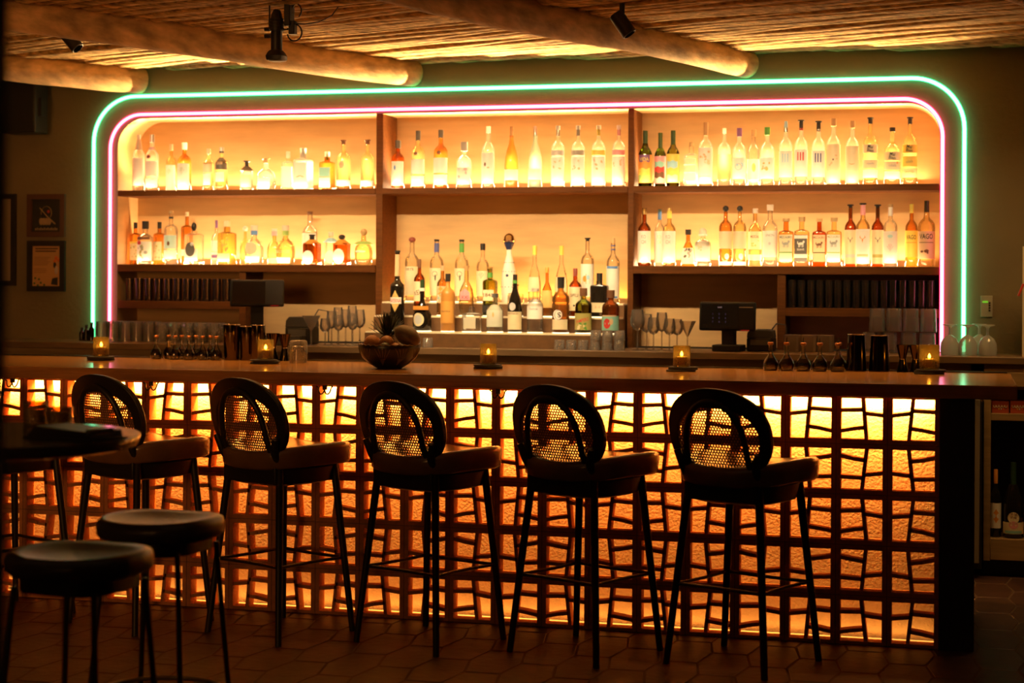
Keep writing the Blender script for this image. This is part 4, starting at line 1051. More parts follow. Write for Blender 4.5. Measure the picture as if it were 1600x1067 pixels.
def bottle(x0, x1, top, base, Y, zb, kind, glass, cap, labels, text, group, extra=(), name='liquor_bottle'):
    cx = (x0+x1)/2; a = at(cx, base, Y); s = (a-CAM).dot(FW)/FPX; Wd = (x1-x0)*s*.97; H = (base-top)*s
    zpx = lambda y: (base-y)*s
    t = thing(name, text, 'bottle', (a.x, Y, zb+.0008), R_(rnd.uniform(-4, 4)), group)
    prof = PROF[kind]; n = 7 if kind == 'sq' else 2; R = Wd/2; dy = .8 if kind in ('round', 'oval', 'trap') else 1
    cm, cpx, cw, ck = cap
    ch = cpx*s; hb = H-ch
    pz = [(z*H, r*R) for z, r in prof if z*H < hb-.004]+[(hb, pr_at(prof, hb/H)*R)]
    seg = 24 if n == 2 else 28
    MB().lathe(pz, seg=seg, n=n, dy=dy).build('glass_body', glass, t, angle=50)
    nr = prof[-1][1]*R
    if ck == 'cyl': MB().lathe([(hb-.001, cw*nr*.98), (H-.001, cw*nr), (H, cw*nr*.93)], seg=16).build('cap', cm, t, angle=40)
    elif ck == 'T':
        mb = MB(); mb.lathe([(hb-.004, nr*1.05), (H-.007, nr*1.05)], seg=14); mb.lathe([(H-.008, cw*nr), (H-.001, cw*nr), (H, cw*nr*.9)], seg=16); mb.build('cap', cm, t, angle=40)
    elif ck == 'ball': mb = MB(); mb.ball((0, 0, hb+ch/2), ch/2*1.05, 14, 8, (cw, cw, 1)); mb.build('cap', cm, t)
    elif ck == 'cone': MB().lathe([(hb-.001, nr*1.0), (H, cw*nr)], seg=16).build('cap', cm, t, angle=40)
    labs_ = []
    def host(y):
        for y0, y1, lo in labs_:
            if y0-3 <= y <= y1+3: return lo
        return t
    for (y0, y1, lm, sp) in labels:     # y0 upper, y1 lower picture row
        za, zb_ = zpx(y1), zpx(y0)
        zz_ = [za+(zb_-za)*i/4 for i in range(5)]
        p_ = [(z, pr_at(prof, z/H)*R*1.012+.0004) for z in zz_]
        lo = MB().lathe(p_, seg=18 if n == 2 else 30, n=n, dy=dy, a0=-math.pi/2-R_(sp), a1=-math.pi/2+R_(sp)).build('label', lm, t, angle=50)
        labs_.append((y0, y1, lo))
    RL = R*1.012+.0008
    if kind == 'sq': RL = .09; 
    def onR(u):
        return u
    def add_wrap(polys, mat, nm, z=0, lift=.0006, Rr=None):
        mb = MB()
        Ru = Rr or R*1.012+.0004
        for q in polys:
            if kind == 'sq' and Rr is None:
                m_ = len(q); cu = sum(p[0] for p in q)/m_; cz = sum(p[1] for p in q)/m_; yy = -(R*1.012+.0004)-lift
                mb.add([(cu, yy, z+cz)]+[(u, yy, z+w) for u, w in q], [(0, 1+i, 1+(i+1) % m_) for i in range(m_)])
            else: wrap_poly(mb, q, Ru, z, lift)
        return mb.build(nm, mat, host(CUR[0]), smooth=False)
    for e in extra:
        k = e[0]; CUR[0] = e[2] if k == 't' else (e[1]+e[2])/2 if k in ('bars', 'band', 'blobs', 'hills') else e[1]
        if k == 't':
            _, s_, y, hp, c = e[:5]; wmax = Wd*(e[5] if len(e) > 5 else .8)
            rot = e[6] if len(e) > 6 else 0
            rr_ = None if kind == 'sq' else R*1.012+.0012
            text_mesh(s_, hp*s, C(c), host(y), (0, -(R*1.012+.0014) if kind == 'sq' else 0, zpx(y)), rr_, wmax, 'lettering', R_(rot), bold=True)
        elif k == 'bars':
            _, y0, y1, c = e; w = Wd*.10; za, zb_ = zpx(y1), zpx(y0)
            add_wrap([rect(u-w/2, u+w/2, za, zb_) for u in (-Wd*.2, 0, Wd*.2)], C(c), 'printed_bars')
        elif k == 'oval':
            _, y, rx, rz, c = e; add_wrap([ell(0, 0, rx*s, rz*s)], C(c), 'emblem', zpx(y))
        elif k == 'ovalr':
            _, y, rx, rz, c, dx = e; add_wrap([ell(dx*s, 0, rx*s, rz*s)], C(c), 'emblem', zpx(y), .0009)
        elif k == 'band':
            _, y0, y1, c = e; za, zb_ = zpx(y1), zpx(y0)
            q = rect(-Wd*.46, Wd*.46, za, zb_); steps_ = 8
            add_wrap([rect(-Wd*.46+Wd*.92*i/steps_, -Wd*.46+Wd*.92*(i+1)/steps_, za, zb_) for i in range(steps_)], C(c), 'printed_band')
        elif k == 'neck':
            _, y0, y1, c, f = e; za, zb_ = zpx(y1), zpx(y0)
            MB().lathe([(za, pr_at(prof, za/H)*R*1.06*f+.0003), (zb_, pr_at(prof, zb_/H)*R*1.06*f+.0003)], seg=16, cap=False).build('neck_band', m_met.get(c) or C(c), t, angle=50)
        elif k == 'animal':
            _, y, c = e; w = Wd*.17
            add_wrap([ell(0, 0, w*1.2, w*.55, 14, .1), ell(w*1.15, w*.75, w*.42, w*.5), rect(-w*1.0, -w*.7, -w*1.5, 0), rect(-w*.5, -w*.2, -w*1.4, 0), rect(w*.4, w*.65, -w*1.5, 0), rect(w*.85, w*1.1, -w*1.4, 0), ell(-w*1.25, w*.4, w*.2, w*.6)], C(c), 'animal_print', zpx(y))
        elif k == 'deer':
            _, y, c = e; w = Wd*.2
            add_wrap([[(0, -w*1.3), (w*.28, -w*.1), (0, w*.25), (-w*.28, -w*.1)], [(0, 0), (w*.25, w*.1), (w*1.1, w*.7), (w*1.0, w*.95), (w*.4, w*.45)], [(0, 0), (-w*.25, w*.1), (-w*1.1, w*.7), (-w*1.0, w*.95), (-w*.4, w*.45)], rect(w*.75, w*.92, w*.5, w*1.35), rect(-w*.92, -w*.75, w*.5, w*1.35)], C(c), 'stag_print', zpx(y))
        elif k == 'agave':
            _, y, c = e; w = Wd*.22
            add_wrap([[(0, -w*1.3), (u-w*.08, z), (u+w*.08, z)] for u, z in ((-w, w*.6), (-w*.5, w*1.2), (0, w*1.4), (w*.5, w*1.2), (w, w*.6))], C(c), 'plant_print', zpx(y))
        elif k == 'blobs':
            _, y0, y1, cs = e; rb = random.Random(int(x0*7+y0)); za, zb_ = zpx(y1), zpx(y0)
            for c in cs:
                add_wrap([ell(rb.uniform(-.32, .32)*Wd, rb.uniform(za, zb_), rb.uniform(.05, .14)*Wd, rb.uniform(.04, .11)*Wd, 9, rb.uniform(0, 3)) for _ in range(5)], C(c), 'flower_print', 0, rb.uniform(.0006, .0010))
        elif k == 'hills':
            _, y0, y1, cs = e; nS = len(cs); za, zb_ = zpx(y1), zpx(y0)
            for i, c in enumerate(cs):
                zt_ = zb_-(zb_-za)*i/nS; q = []
                st_ = 8
                pol = []
                for j in range(st_):
                    u0 = -Wd*.46+Wd*.92*j/st_; u1 = -Wd*.46+Wd*.92*(j+1)/st_
                    h0 = zt_+.004*math.sin(j*1.3+i*2)*(i > 0); h1 = zt_+.004*math.sin((j+1)*1.3+i*2)*(i > 0)
                    pol.append([(u0, za), (u1, za), (u1, h1), (u0, h0)])
                add_wrap(pol, C(c), 'landscape_print', 0, .0004+.0003*i)
        elif k == 'dia':
            _, y, rx, rz, c = e; add_wrap([[(0, -rz*s), (rx*s*.5, -rz*s*.5), (rx*s, 0), (rx*s*.5, rz*s*.5), (0, rz*s), (-rx*s*.5, rz*s*.5), (-rx*s, 0), (-rx*s*.5, -rz*s*.5)]], C(c), 'diamond_label', zpx(y))
        elif k == 'house':
            _, y, rx, rz, c = e; add_wrap([[(-rx*s, -rz*s), (0, -rz*s), (rx*s, -rz*s), (rx*s, rz*s*.3), (0, rz*s), (-rx*s, rz*s*.3)]], C(c), 'gabled_label', zpx(y))
        elif k == 'ringmark':
            _, y, r_, c = e; mb = MB(); Rr = R*1.012+.0008
            mb.tube([(Rr*math.sin(r_*s*math.cos(q)/Rr), -Rr*math.cos(r_*s*math.cos(q)/Rr), zpx(y)+r_*s*math.sin(q)) for q in [2*math.pi*i/20 for i in range(20)]], .0012, 4, closed=True); mb.build('ring_print', C(c), host(y))
    NB[0] += 1
    return t
W_, K_, CR = C('white'), C('black'), C('cream')
def cp(c, h, w=1.25, k='cyl'): return (m_met.get(c) or C(c), h, w, k)
gcap = (g_clear, 8, 1.3, 'cyl')
FR, BK = YN+.075, YN+.165
# ---- upper left shelf
G = 'bottles on the upper left shelf'; S_ = ' on the upper left shelf'
B = lambda x0, x1, top, kind, gl, cap, labs, tx, ex=(), back=False, base=None: bottle(x0, x1, top, base or BASE, BK if back else FR, ZB_, kind, gl, cap, labs, tx, G, ex)
BASE, ZB_ = 296, Z1
B(207, 226, 208, 'tall', g_clear, (g_frost, 6, 1.2, 'cyl'), [(245, 288, W_, 80)], 'tall clear bottle with plain white label, leftmost'+S_, [('neck', 214, 232, 'silver', 1)])
B(227, 248, 208, 'std', g_clear, cp('silver', 12), [(250, 273, W_, 75), (277, 291, W_, 75)], 'clear bottle with two white labels and dark medallion, second'+S_, [('ovalr', 243, 3.5, 3, 'maroon', -2), ('neck', 228, 232, 'silver', 1.1)])
B(259, 276, 222, 'std', g_pale, cp('cream', 10), [(255, 294, W_, 70)], 'pale bottle with tall white label behind its twin'+S_, [('agave', 266, 'olive')], True)
B(277, 299, 221, 'std', g_amber, (g_frost, 11, 1.3, 'cyl'), [(254, 295, W_, 70)], 'amber bottle with tall white label and small green plant print'+S_, [('agave', 266, 'green')])
B(317, 334, 231, 'std', g_pale, cp('cream', 8), [(252, 269, CR, 70), (270, 288, W_, 50)], 'pale slim bottle with small white lower label'+S_)
B(336, 356, 229, 'std', g_pale, cp('silver', 7), [(245, 264, C('dgrey'), 80), (268, 283, W_, 45)], 'bottle with dark grey wraparound label'+S_, [('t', 'XAIM', 254, 5, 'tan', .5), ('neck', 235, 238, 'dgrey', 1.2)])
B(375, 396, 250, 'squat', g_clear, cp('black', 9, 1.9, 'T'), [(272, 292, CR, 60)], 'short clear bottle with black mushroom stopper'+S_, [('neck', 259, 266, 'black', 1.3)])
B(399, 432, 246, 'round', g_clear, cp('cork', 7, 1.6, 'T'), [(278, 295, W_, 40)], 'wide round-shouldered clear decanter bottle with white lower label'+S_)
B(441, 459, 235, 'sq', g_clear, (g_frost, 10, 1.3, 'cyl'), [(259, 291, W_, 60)], 'clear square bottle with white label behind frosted one'+S_, (), True)
B(460, 487, 229, 'sq', g_frost, (g_frost, 9, 1.4, 'cyl'), [(252, 292, C('white'), 40)], 'square frosted white bottle with green neck tie'+S_, [('neck', 230, 243, 'dgreen', .5), ('t', '^', 274, 3, 'tan', .6)], base=294)
B(500, 522, 234, 'sq', g_amber, (g_frost, 8, 1.3, 'cyl'), [(259, 274, C('teal'), 42), (275, 290, W_, 42)], 'square amber bottle with teal label and green neck tie'+S_, [('neck', 236, 247, 'green', .5)], base=293)
B(525, 548, 216, 'std', g_pale, cp('brown', 6, 1.5, 'T'), [(279, 288, W_, 85)], 'tall clear bottle with low white band, left of two alike'+S_, [('ovalr', 255, 4, 6, 'tan', 0)], base=293)
B(563, 585, 216, 'std', g_pale, cp('brown', 6, 1.5, 'T'), [(280, 289, W_, 85)], 'tall clear bottle with low white band, against the left divider'+S_, base=293)
# ---- upper middle shelf
G = 'bottles on the upper middle shelf'; S_ = ' on the upper middle shelf'; BASE = 292.5
B(611, 632, 217, 'std', g_damber, cp('dgrey', 12, 1.5), [(250, 292, W_, 75)], 'dark amber bottle with black stopper, leftmost'+S_, [('ovalr', 260, 1.5, 4, 'blue', -2)])
B(642, 664, 202, 'std', g_pale, cp('dgrey', 15, 1.2), [(247, 270, W_, 78), (273, 289, W_, 78)], 'pale amber bottle with tall dark cap and double white label'+S_, [('ovalr', 238, 3.4, 2.8, 'brown', -1)])
B(677, 700, 201, 'std', g_amber, cp('dgrey', 12, 1.2), [(245, 269, W_, 78), (271, 287, W_, 78)], 'amber bottle with tall dark cap and double white label'+S_, [('ovalr', 237, 3.4, 3, 'brown', -1)])
B(713, 737, 220, 'squat', g_clear, cp('grey', 14, 1.7), [(261, 287, P('faint_pink_label', (.85, .70, .60), .6), 70)], 'short clear bottle with grey stopper and faint pink label'+S_, [('blobs', 262, 275, ('pink', 'silver'))])
B(752, 773, 196, 'std', g_clear, (g_frost, 10, 1.2, 'cyl'), [(238, 286, W_, 75)], 'tall clear bottle with long white label in the middle'+S_, [('ovalr', 256, 1.6, 3.2, 'brown', -2), ('ovalr', 261, 2, 1.2, 'tan', 3)])
B(788, 810, 197, 'burg', g_copper, cp('cork', 14, 1.05), [(264, 281, W_, 85)], 'copper-tinted slope-shouldered bottle with low white band'+S_)
B(825, 847, 196, 'burg', g_smoke, cp('silver', 14, 1.05), [(263, 280, W_, 85)], 'smoky grey-green slope-shouldered bottle with low white band'+S_, base=292)
for x0, x1, c, tx in ((861, 882, 'silver', 'with blue-grey neck tag and band'), (892, 914, 'grey', 'with grey neck tag and band'), (924, 946, 'yellow', 'with yellow neck tag and band'), (956, 977, 'pink', 'with pink neck tag and band')):
    B(x0, x1, 195, 'tall', g_clear, (g_frost, 6, 1.25, 'cyl'), [(234, 242, C(c), 75), (244.5, 289, W_, 78)], 'tall clear bottle '+tx+S_, [('neck', 196, 211, c, .8), ('blobs', 250, 264, ('tan',))], base=291.5)
# ---- upper right shelf
G = 'bottles on the upper right shelf'; S_ = ' on the upper right shelf'; BASE = 289.5
B(997, 1019, 202, 'wine', g_green, cp('dgreen', 20, 1.03), [(240, 284, C('orange'), 82)], 'green wine-style bottle with purple and gold sunset label, leftmost'+S_, [('hills', 240, 283, ('purple', 'orange', 'yellow', 'lgreen')), ('t', 'VIDA', 247, 5.5, 'yellow', .75), ('ovalr', 268, 1.5, 3, 'maroon', -7)])
B(1022, 1041, 204, 'wine', g_green, cp('dgreen', 24, 1.03), [(241, 284, C('pink'), 82)], 'green wine-style bottle with teal hill label, second'+S_, [('hills', 241, 283, ('pink', 'teal', 'red', 'brown', 'white'))], True)
B(1041, 1062, 202, 'wine', g_olive, cp('dgreen', 22, 1.03), [(239, 284, C('yellow'), 82)], 'bright green wine-style bottle with yellow and blue wave label'+S_, [('hills', 239, 283, ('yellow', 'lblue', 'yellow', 'cream')), ('ovalr', 275, 7, 3, 'black', 1), ('ovalr', 272, 3.5, 2.2, 'black', 1)])
B(1069, 1091, 219, 'sq', g_clear, cp('cork', 7, 1.1), [(245, 254, CR, 42), (256, 266, CR, 42), (268, 280, W_, 42)], 'short square clear bottle with stacked pale bands'+S_, (), True)
B(1091, 1114, 190, 'std', g_clear, cp('cork', 20, 1.15, 'cone'), [(230, 286, W_, 78)], 'tall clear bottle with large white printed label and long cork'+S_, [('blobs', 236, 256, ('tan', 'cream')), ('band', 274, 275, 'tan')])
B(1121, 1142, 199, 'tall', g_clear, (g_frost, 8, 1.1, 'cyl'), [(240, 279, GL('olive_film', (.62, .60, .30), (.4, .4, .2), frost=.4), 85)], 'clear bottle with translucent olive green label'+S_)
B(1144, 1166, 199, 'std', g_clear, cp('purple', 13, 1.3), [(246, 279, W_, 80)], 'clear bottle with purple cap and ringed motif label'+S_, [('ringmark', 260, 5, 'pink'), ('blobs', 255, 266, ('lblue',))])
B(1167, 1187, 200, 'std', g_clear, cp('cork', 11, 1.5), [(247, 279, W_, 80)], 'clear bottle with cork cap and green print, set back'+S_, [('ovalr', 260, 3, 7, 'lgreen', 2)], True)
B(1187, 1210, 198, 'std', g_clear, cp('green', 12, 1.3), [(246, 279, W_, 80)], 'clear bottle with green cap and white label'+S_, [('blobs', 252, 265, ('gold', 'tan'))])
B(1217, 1238, 189, 'std', g_clear, cp('lblue', 10, .7, 'cone'), [(236, 277, W_, 80)], 'clear bottle with three light blue bars on the label'+S_, [('bars', 240, 254, 'lblue'), ('neck', 200, 206, 'silver', .9)])
B(1241, 1262, 187, 'std', g_clear, cp('black', 12, 1.7, 'T'), [(234, 276, W_, 80)], 'clear bottle with three red bars on the label'+S_, [('bars', 238, 251, 'red'), ('neck', 197, 203, 'red', .9)])
B(1268, 1289, 189, 'std', g_clear, cp('black', 12, 1.7, 'T'), [(236, 277, W_, 80)], 'clear bottle with three navy bars on the label'+S_, [('bars', 240, 254, 'navy'), ('neck', 199, 205, 'silver', .9)])
B(1291, 1313, 185, 'std', g_clear, cp('cork', 12, 1.4), [(226, 287, CR, 80)], 'tall clear bottle with long cream label and faceted cork'+S_, [('blobs', 243, 262, ('tan',)), ('ovalr', 250, 1.2, 1.6, 'brown', 0)])
B(1321, 1342, 189, 'std', g_clear, cp('cork', 11, 1.35), [(229, 287, CR, 80)], 'tall clear bottle with cream label and orange smile-shaped mark'+S_, [('t', ')', 257, 9, 'orange', .12, -90)])
B(1348, 1371, 184, 'std', g_pale, cp('black', 9, 1.5, 'T'), [(227, 240, CR, 82), (251, 264, CR, 82), (266, 279, W_, 82)], 'tall pale bottle with stacked cream labels and handwritten name'+S_, [('t', 'Mal', 230.5, 5, 'black', .36, -12), ('t', 'Bien', 236, 5.5, 'black', .45, -12), ('t', 'espadin', 257, 4, 'grey', .6)])
B(1381, 1407, 200, 'squat', g_pale, cp('black', 6, 1.3), [(239, 252, CR, 70), (254, 267, CR, 70), (269, 281, W_, 70)], 'shorter pale bottle with stacked cream labels and handwritten name'+S_, [('t', 'Mal', 242.5, 5, 'black', .32, -12), ('t', 'Bien', 248, 5.5, 'black', .42, -12), ('t', 'tobala', 260, 4, 'grey', .5), ('ovalr', 256, 1.6, 1.6, 'orange', 8)])
B(1410, 1433, 184, 'std', g_pale, cp('black', 10, 1.5, 'T'), [(228, 240.5, C('yellow'), 82), (246, 262, C('yellow'), 82), (265, 279, P('pale_yellow', (.85, .78, .38), .6), 82)], 'tall bottle with yellow stacked labels, rightmost'+S_, [('t', 'Mal', 231, 5, 'black', .36, -12), ('t', 'Bien', 236.5, 5.5, 'black', .45, -12), ('t', 'CRAFTED', 270, 3, 'olive', .7), ('t', 'tobala', 254, 4.5, 'olive', .5, 8)])
# ---- lower left shelf
G = 'bottles on the lower left shelf'; S_ = ' on the lower left shelf'; BASE, ZB_ = 413.5, Z2
B(204, 219, 348, 'sq', g_amber, cp('black', 9, 1.4), [(378, 407, CR, 42)], 'amber bottle with floral label and yellow top strip, leftmost'+S_, [('band', 378, 381, 'yellow'), ('blobs', 383, 405, ('olive', 'tan'))], True)
B(214, 240, 346, 'squat', g_clear, cp('black', 12, 1.5), [(378, 408, W_, 70)], 'wide clear bottle with red seal and floral label'+S_, [('ovalr', 380, 4, 3, 'red', -6), ('band', 371, 375, 'brown'), ('blobs', 384, 404, ('olive', 'grey'))])
B(241, 257, 347, 'sq', g_amber, cp('black', 10, 1.4), [(378, 407, CR, 42)], 'amber bottle with floral label behind the teal one'+S_, [('blobs', 382, 404, ('olive', 'tan'))], True)
B(256, 278, 330, 'tall', g_clear, cp('cork', 4, 1.3), [(368, 389, C('aqua'), 75), (391, 405, W_, 80)], 'tall clear bottle with light teal label over white label'+S_, [('ovalr', 381, 2, 3.5, 'brown', 1), ('neck', 339, 342, 'black', 1.1)])
B(284, 300, 331, 'sq', g_amber, cp('cream', 7, 1.2), [(390, 400, W_, 42)], 'tall square amber bottle behind the black emblem bottle'+S_, (), True)
B(290, 316, 348, 'sq', g_clear, cp('black', 13, .62, 'ball'), [(389, 408, W_, 42)], 'square clear bottle with big black oval emblem'+S_, [('ovalr', 390, 8, 11.5, 'dgrey', -1), ('ovalr', 382, 3, 3, 'white', 2)])
B(330, 346, 344, 'squat', g_clear, cp('purple', 12, 1.0), [(376, 392, W_, 75), (395, 406, W_, 75)], 'slim clear bottle with purple neck strip and purple lettering'+S_, [('band', 398, 403, 'purple')], True)
B(342, 367, 345, 'sq', g_gold, cp('cream', 9, 1.4), [(396, 409, CR, 42)], 'chunky golden embossed square bottle'+S_, [('blobs', 372, 392, ('gold', 'yellow'))])
B(374, 392, 353, 'round', g_pale, (g_frost, 8, 1.0, 'ball'), [], 'pale round bottle half hidden behind the blue-necked one'+S_, (), True)
B(381, 413, 352, 'round', g_clear, (g_frost, 8, 1.5, 'cyl'), [(400, 410, W_, 50)], 'round clear arched bottle with blue neck band'+S_, [('neck', 360, 367, 'blue', 1.3), ('oval', 388, 10, 10, 'cream')])
B(416, 441, 357, 'round', g_pale, (g_frost, 5, 1.5, 'cyl'), [(403, 411, W_, 45)], 'round clear arched bottle with pink neck band'+S_, [('neck', 361, 368, 'pink', 1.4)], True)
B(430, 462, 352, 'round', g_pale, (g_frost, 8, 1.5, 'cyl'), [(402, 411, W_, 50)], 'round clear arched bottle with green neck band and raised letters'+S_, [('neck', 360, 368, 'lgreen', 1.3), ('t', 'PURASANGRE', 393, 5, 'cream', .9)])
B(472, 496, 330, 'std', g_clear, cp('brown', 4, 1.3), [(364, 405, W_, 75)], 'tall clear bottle with white label and thin dark cap'+S_, (), True)
B(475, 500, 366, 'sq', g_damber, cp('black', 9, 1.4, 'T'), [], 'short dark square bottle with white oval label and flat stopper'+S_, [('ovalr', 402, 9.3, 11, 'white', -2), ('neck', 374, 381, 'orange', 1.1)])
B(508, 526, 362, 'sq', g_clear, (g_frost, 6, 1.6, 'cyl'), [], 'clear square bottle with light blue neck and white oval label'+S_, [('ovalr', 401, 8, 10, 'white', 1), ('neck', 371, 378, 'lblue', 1.4)], True)
B(522, 546, 366, 'sq', g_damber, cp('black', 8, 1.3, 'ball'), [], 'short dark bottle with white oval label and ball stopper'+S_, [('ovalr', 400, 9.5, 12, 'white', -1), ('neck', 374, 382, 'orange', 1.2)])
B(553, 583, 357, 'round', g_pale, cp('cork', 11, .9, 'ball'), [], 'round pale gold bottle with amber knob stopper, rightmost'+S_, [('ovalr', 393, 9, 2, 'white', 0), ('neck', 377, 382, 'lgreen', 1.4)], base=414)
# ---- lower right shelf
G = 'bottles on the lower right shelf'; S_ = ' on the lower right shelf'; BASE = 416.5
B(996, 1017, 326, 'std', g_damber, (g_pale, 5, 1.2, 'cyl'), [(362, 411, W_, 80)], 'reddish amber bottle with white label, leftmost'+S_, [('t', 'KO', 371, 6, 'grey', .35), ('t', 'CH', 379, 6, 'grey', .35), ('neck', 328, 336, 'gold', 1.05)])
B(1022, 1039, 327, 'std', g_clear, (g_pale, 4, 1.2, 'cyl'), [(362, 411, W_, 80)], 'clear bottle with blue neck and white label, second'+S_, [('t', 'KO', 371, 6, 'cream', .35), ('t', 'CH', 379, 6, 'cream', .35), ('neck', 328, 344, 'blue', 1.05)], True)
B(1035, 1056, 326, 'std', g_pale, cp('gold', 5, 1.1), [(362, 411, W_, 80)], 'golden bottle with yellow neck and white label, third'+S_, [('t', 'KO', 371, 6, 'grey', .35), ('t', 'CH', 379, 6, 'grey', .35), ('neck', 330, 342, 'yellow', 1.05)])
B(1064, 1086, 359, 'trap', g_amber, cp('black', 8, 1.6), [(388, 413, W_, 70)], 'tapered flask with black stopper and ornate engraved label'+S_, [('blobs', 390, 403, ('grey', 'dgrey'))], True)
B(1085, 1111, 357, 'squat', g_clear, (g_frost, 13, .9, 'ball'), [(378, 409, W_, 70)], 'short clear apothecary bottle with glass stopper'+S_, [('blobs', 384, 392, ('cream',)), ('neck', 366, 369, 'aqua', 1.7)])
for x0, x1, gl, w in ((1123, 1144, g_amber, 'left amber one'), (1145, 1166, g_pale, 'right paler one')):
    B(x0, x1, 322, 'tall', gl, cp('black', 9, 1.0, 'ball'), [(362, 389, CR, 80), (409.5, 415, W_, 80)], 'green-topped bottle with cream label, %s of two' % w + S_, [('ovalr', 401, 3.5, 4.5, 'white', 3), ('neck', 323, 325, 'green', 1.0)])
B(1169, 1190, 326, 'std', g_pale, (g_frost, 7, 1.4, 'cyl'), [(362, 390, CR, 80), (398, 407, W_, 80)], 'clear bottle with cream label circled in green'+S_, [('t', 'MEZCAL', 370, 4, 'brown', .7), ('blobs', 375, 387, ('lgreen', 'cream'))], True)
B(1191, 1215, 320, 'std', g_clear, (g_frost, 9, 1.5, 'cyl'), [(361, 402, W_, 80)], 'tall clear bottle with plain white label and glass stopper'+S_, [('t', 'UNION', 368, 4, 'grey', .6), ('ovalr', 381, 2, 2.5, 'silver', 0)])
B(1216, 1240, 341, 'sq', g_amber, cp('cork', 5, 1.6), [(367, 409, CR, 42)], 'square bottle with grey goat and green stripe, leftmost goat label'+S_, [('t', 'MEZCALERO', 371, 3.5, 'dgrey', .8), ('animal', 381, 'grey'), ('band', 394, 395.5, 'green')])
B(1241, 1264, 339, 'sq', g_pale, cp('cork', 7, 1.6), [(367, 409, C('dgrey'), 42)], 'square bottle with black label and white goat'+S_, [('band', 368, 373, 'white'), ('animal', 381, 'white'), ('t', 'BAAAR', 390, 3.5, 'white', .5), ('band', 397, 403, 'silver')])
B(1269, 1291, 341, 'sq', g_damber, cp('cork', 5, 1.6), [(367, 409, P('tan_label', (.78, .55, .32), .6), 42)], 'square bottle with tan label and brown goat'+S_, [('t', 'MEZCALERO', 371, 3.5, 'brown', .8), ('animal', 382, 'brown'), ('band', 394, 395.5, 'dgreen')], True)
B(1291, 1315, 340, 'sq', g_pale, cp('cork', 6, 1.6), [(367, 409, W_, 42)], 'square bottle with white label and grey goat, rightmost goat'+S_, [('t', 'MEZCALERO', 370, 3.5, 'olive', .8), ('animal', 380, 'grey'), ('band', 394, 395.5, 'lgreen')])
B(1319, 1338, 319, 'std', g_damber, cp('black', 4, 1.8, 'T'), [(359, 412, CR, 80)], 'bottle with dark stag head and grey-blue band'+S_, [('deer', 375, 'dgrey'), ('band', 397, 402, 'silver'), ('neck', 324, 340, 'silver', .6)], True)
B(1337, 1359, 317, 'std', g_pale, cp('black', 4, 1.7, 'T'), [(358, 412, W_, 80)], 'bottle with red stag head on a white label'+S_, [('deer', 374, 'orange'), ('band', 397, 401, 'tan'), ('neck', 320, 336, 'pink', 1.05)])
B(1361, 1381, 319, 'std', g_damber, cp('black', 4, 1.8, 'T'), [(359, 412, CR, 80)], 'bottle with dark stag head and olive band'+S_, [('deer', 375, 'dgrey'), ('band', 397, 402, 'olive'), ('neck', 324, 340, 'dgrey', .6)], True)
B(1380, 1402, 319, 'tall', g_clear, cp('cork', 4, 1.4), [(361, 411, W_, 80)], 'bottle with white label and red agave drawing'+S_, [('agave', 387, 'pink'), ('neck', 323, 337, 'white', 1.1), ('ovalr', 369, 4, 2.5, 'aqua', 0)])
B(1414, 1434, 318, 'std', g_amber, cp('yellow', 14, 1.1), [(360, 401, C('yellow'), 80)], 'golden bottle with yellow label behind the rightmost bottle'+S_, [('t', 'VAGO', 370, 7, 'brown', .85), ('band', 378, 379, 'orange')], True)
B(1434, 1461, 313, 'std', g_pale, cp('black', 0.5, 1.0), [(361, 404, P('peach_label', (.80, .52, .30), .6), 80)], 'tall bottle with peach label and black neck stripe, rightmost'+S_, [('t', 'VAGO', 369, 8, 'black', .85), ('band', 378, 379, 'brown'), ('blobs', 388, 396, ('brown',)), ('neck', 314, 331, 'black', .75)])
# ---- middle bay, three steps
def BS_(row):
    global FRy
    return {0: (YN-.245, S[0][2]), 1: (YN-.105, S[1][2]), 2: (YN+.03, S[2][2])}[row]
def SB(x0, x1, top, base, row, kind, gl, cap, labs, tx, ex=()):
    Y, z = BS_(row); g_ = ('bottles on the front step of the middle bay', 'bottles on the middle step of the middle bay', 'bottles on the back step of the middle bay')[row]
    q = at((x0+x1)/2, base, Y); sx_ = (q-CAM).dot(FW)/FPX*(x1-x0)/2
    MB().lathe([(0, sx_*.93), (.0035, sx_*.95), (.004, sx_*.9)], c=(q.x-steps.location.x, Y-steps.location.y, z-ZC), seg=24, n=7 if kind == 'sq' else 2).build('light_puck', m_puck, steps)
    return bottle(x0, x1, top, base, Y, z+.004, kind, gl, cap, labs, tx, g_, ex)
s0, s1, s2 = ' on the front step', ' on the middle step', ' on the back step'
SB(632, 655, 375, 474.5, 2, 'std', g_clear, cp('maroon', 8, 1.3, 'ball'), [(421, 466, CR, 78)], 'clear bottle with dark red stopper, leftmost'+s2, [('t', 'SIETE', 425, 4, 'brown', .6)])
SB(671, 693, 378, 474.5, 2, 'std', g_clear, cp('black', 3, 1.3), [(423, 466, CR, 78)], 'clear bottle with blue neck wrap and black curled motif'+s2, [('neck', 384, 398, 'navy', 1.1), ('ringmark', 432, 4, 'black'), ('ovalr', 438, 1, 5, 'black', 1)])
SB(710, 732, 378, 474.5, 2, 'std', g_clear, cp('black', 3, 1.3), [(423, 466, CR, 78)], 'clear bottle with green neck wrap and black curled motif'+s2, [('neck', 384, 398, 'green', 1.1), ('ringmark', 432, 4, 'black'), ('ovalr', 438, 1, 5, 'black', 1)])
SB(744, 764, 384, 474.5, 2, 'std', g_clear, cp('black', 10, 1.3), [(427, 466, CR, 78)], 'clear bottle with black cap and leafy green motif'+s2, [('agave', 434, 'dgreen')])
m_porc = P('porcelain', (.85, .80, .68), .2, coat=.6)
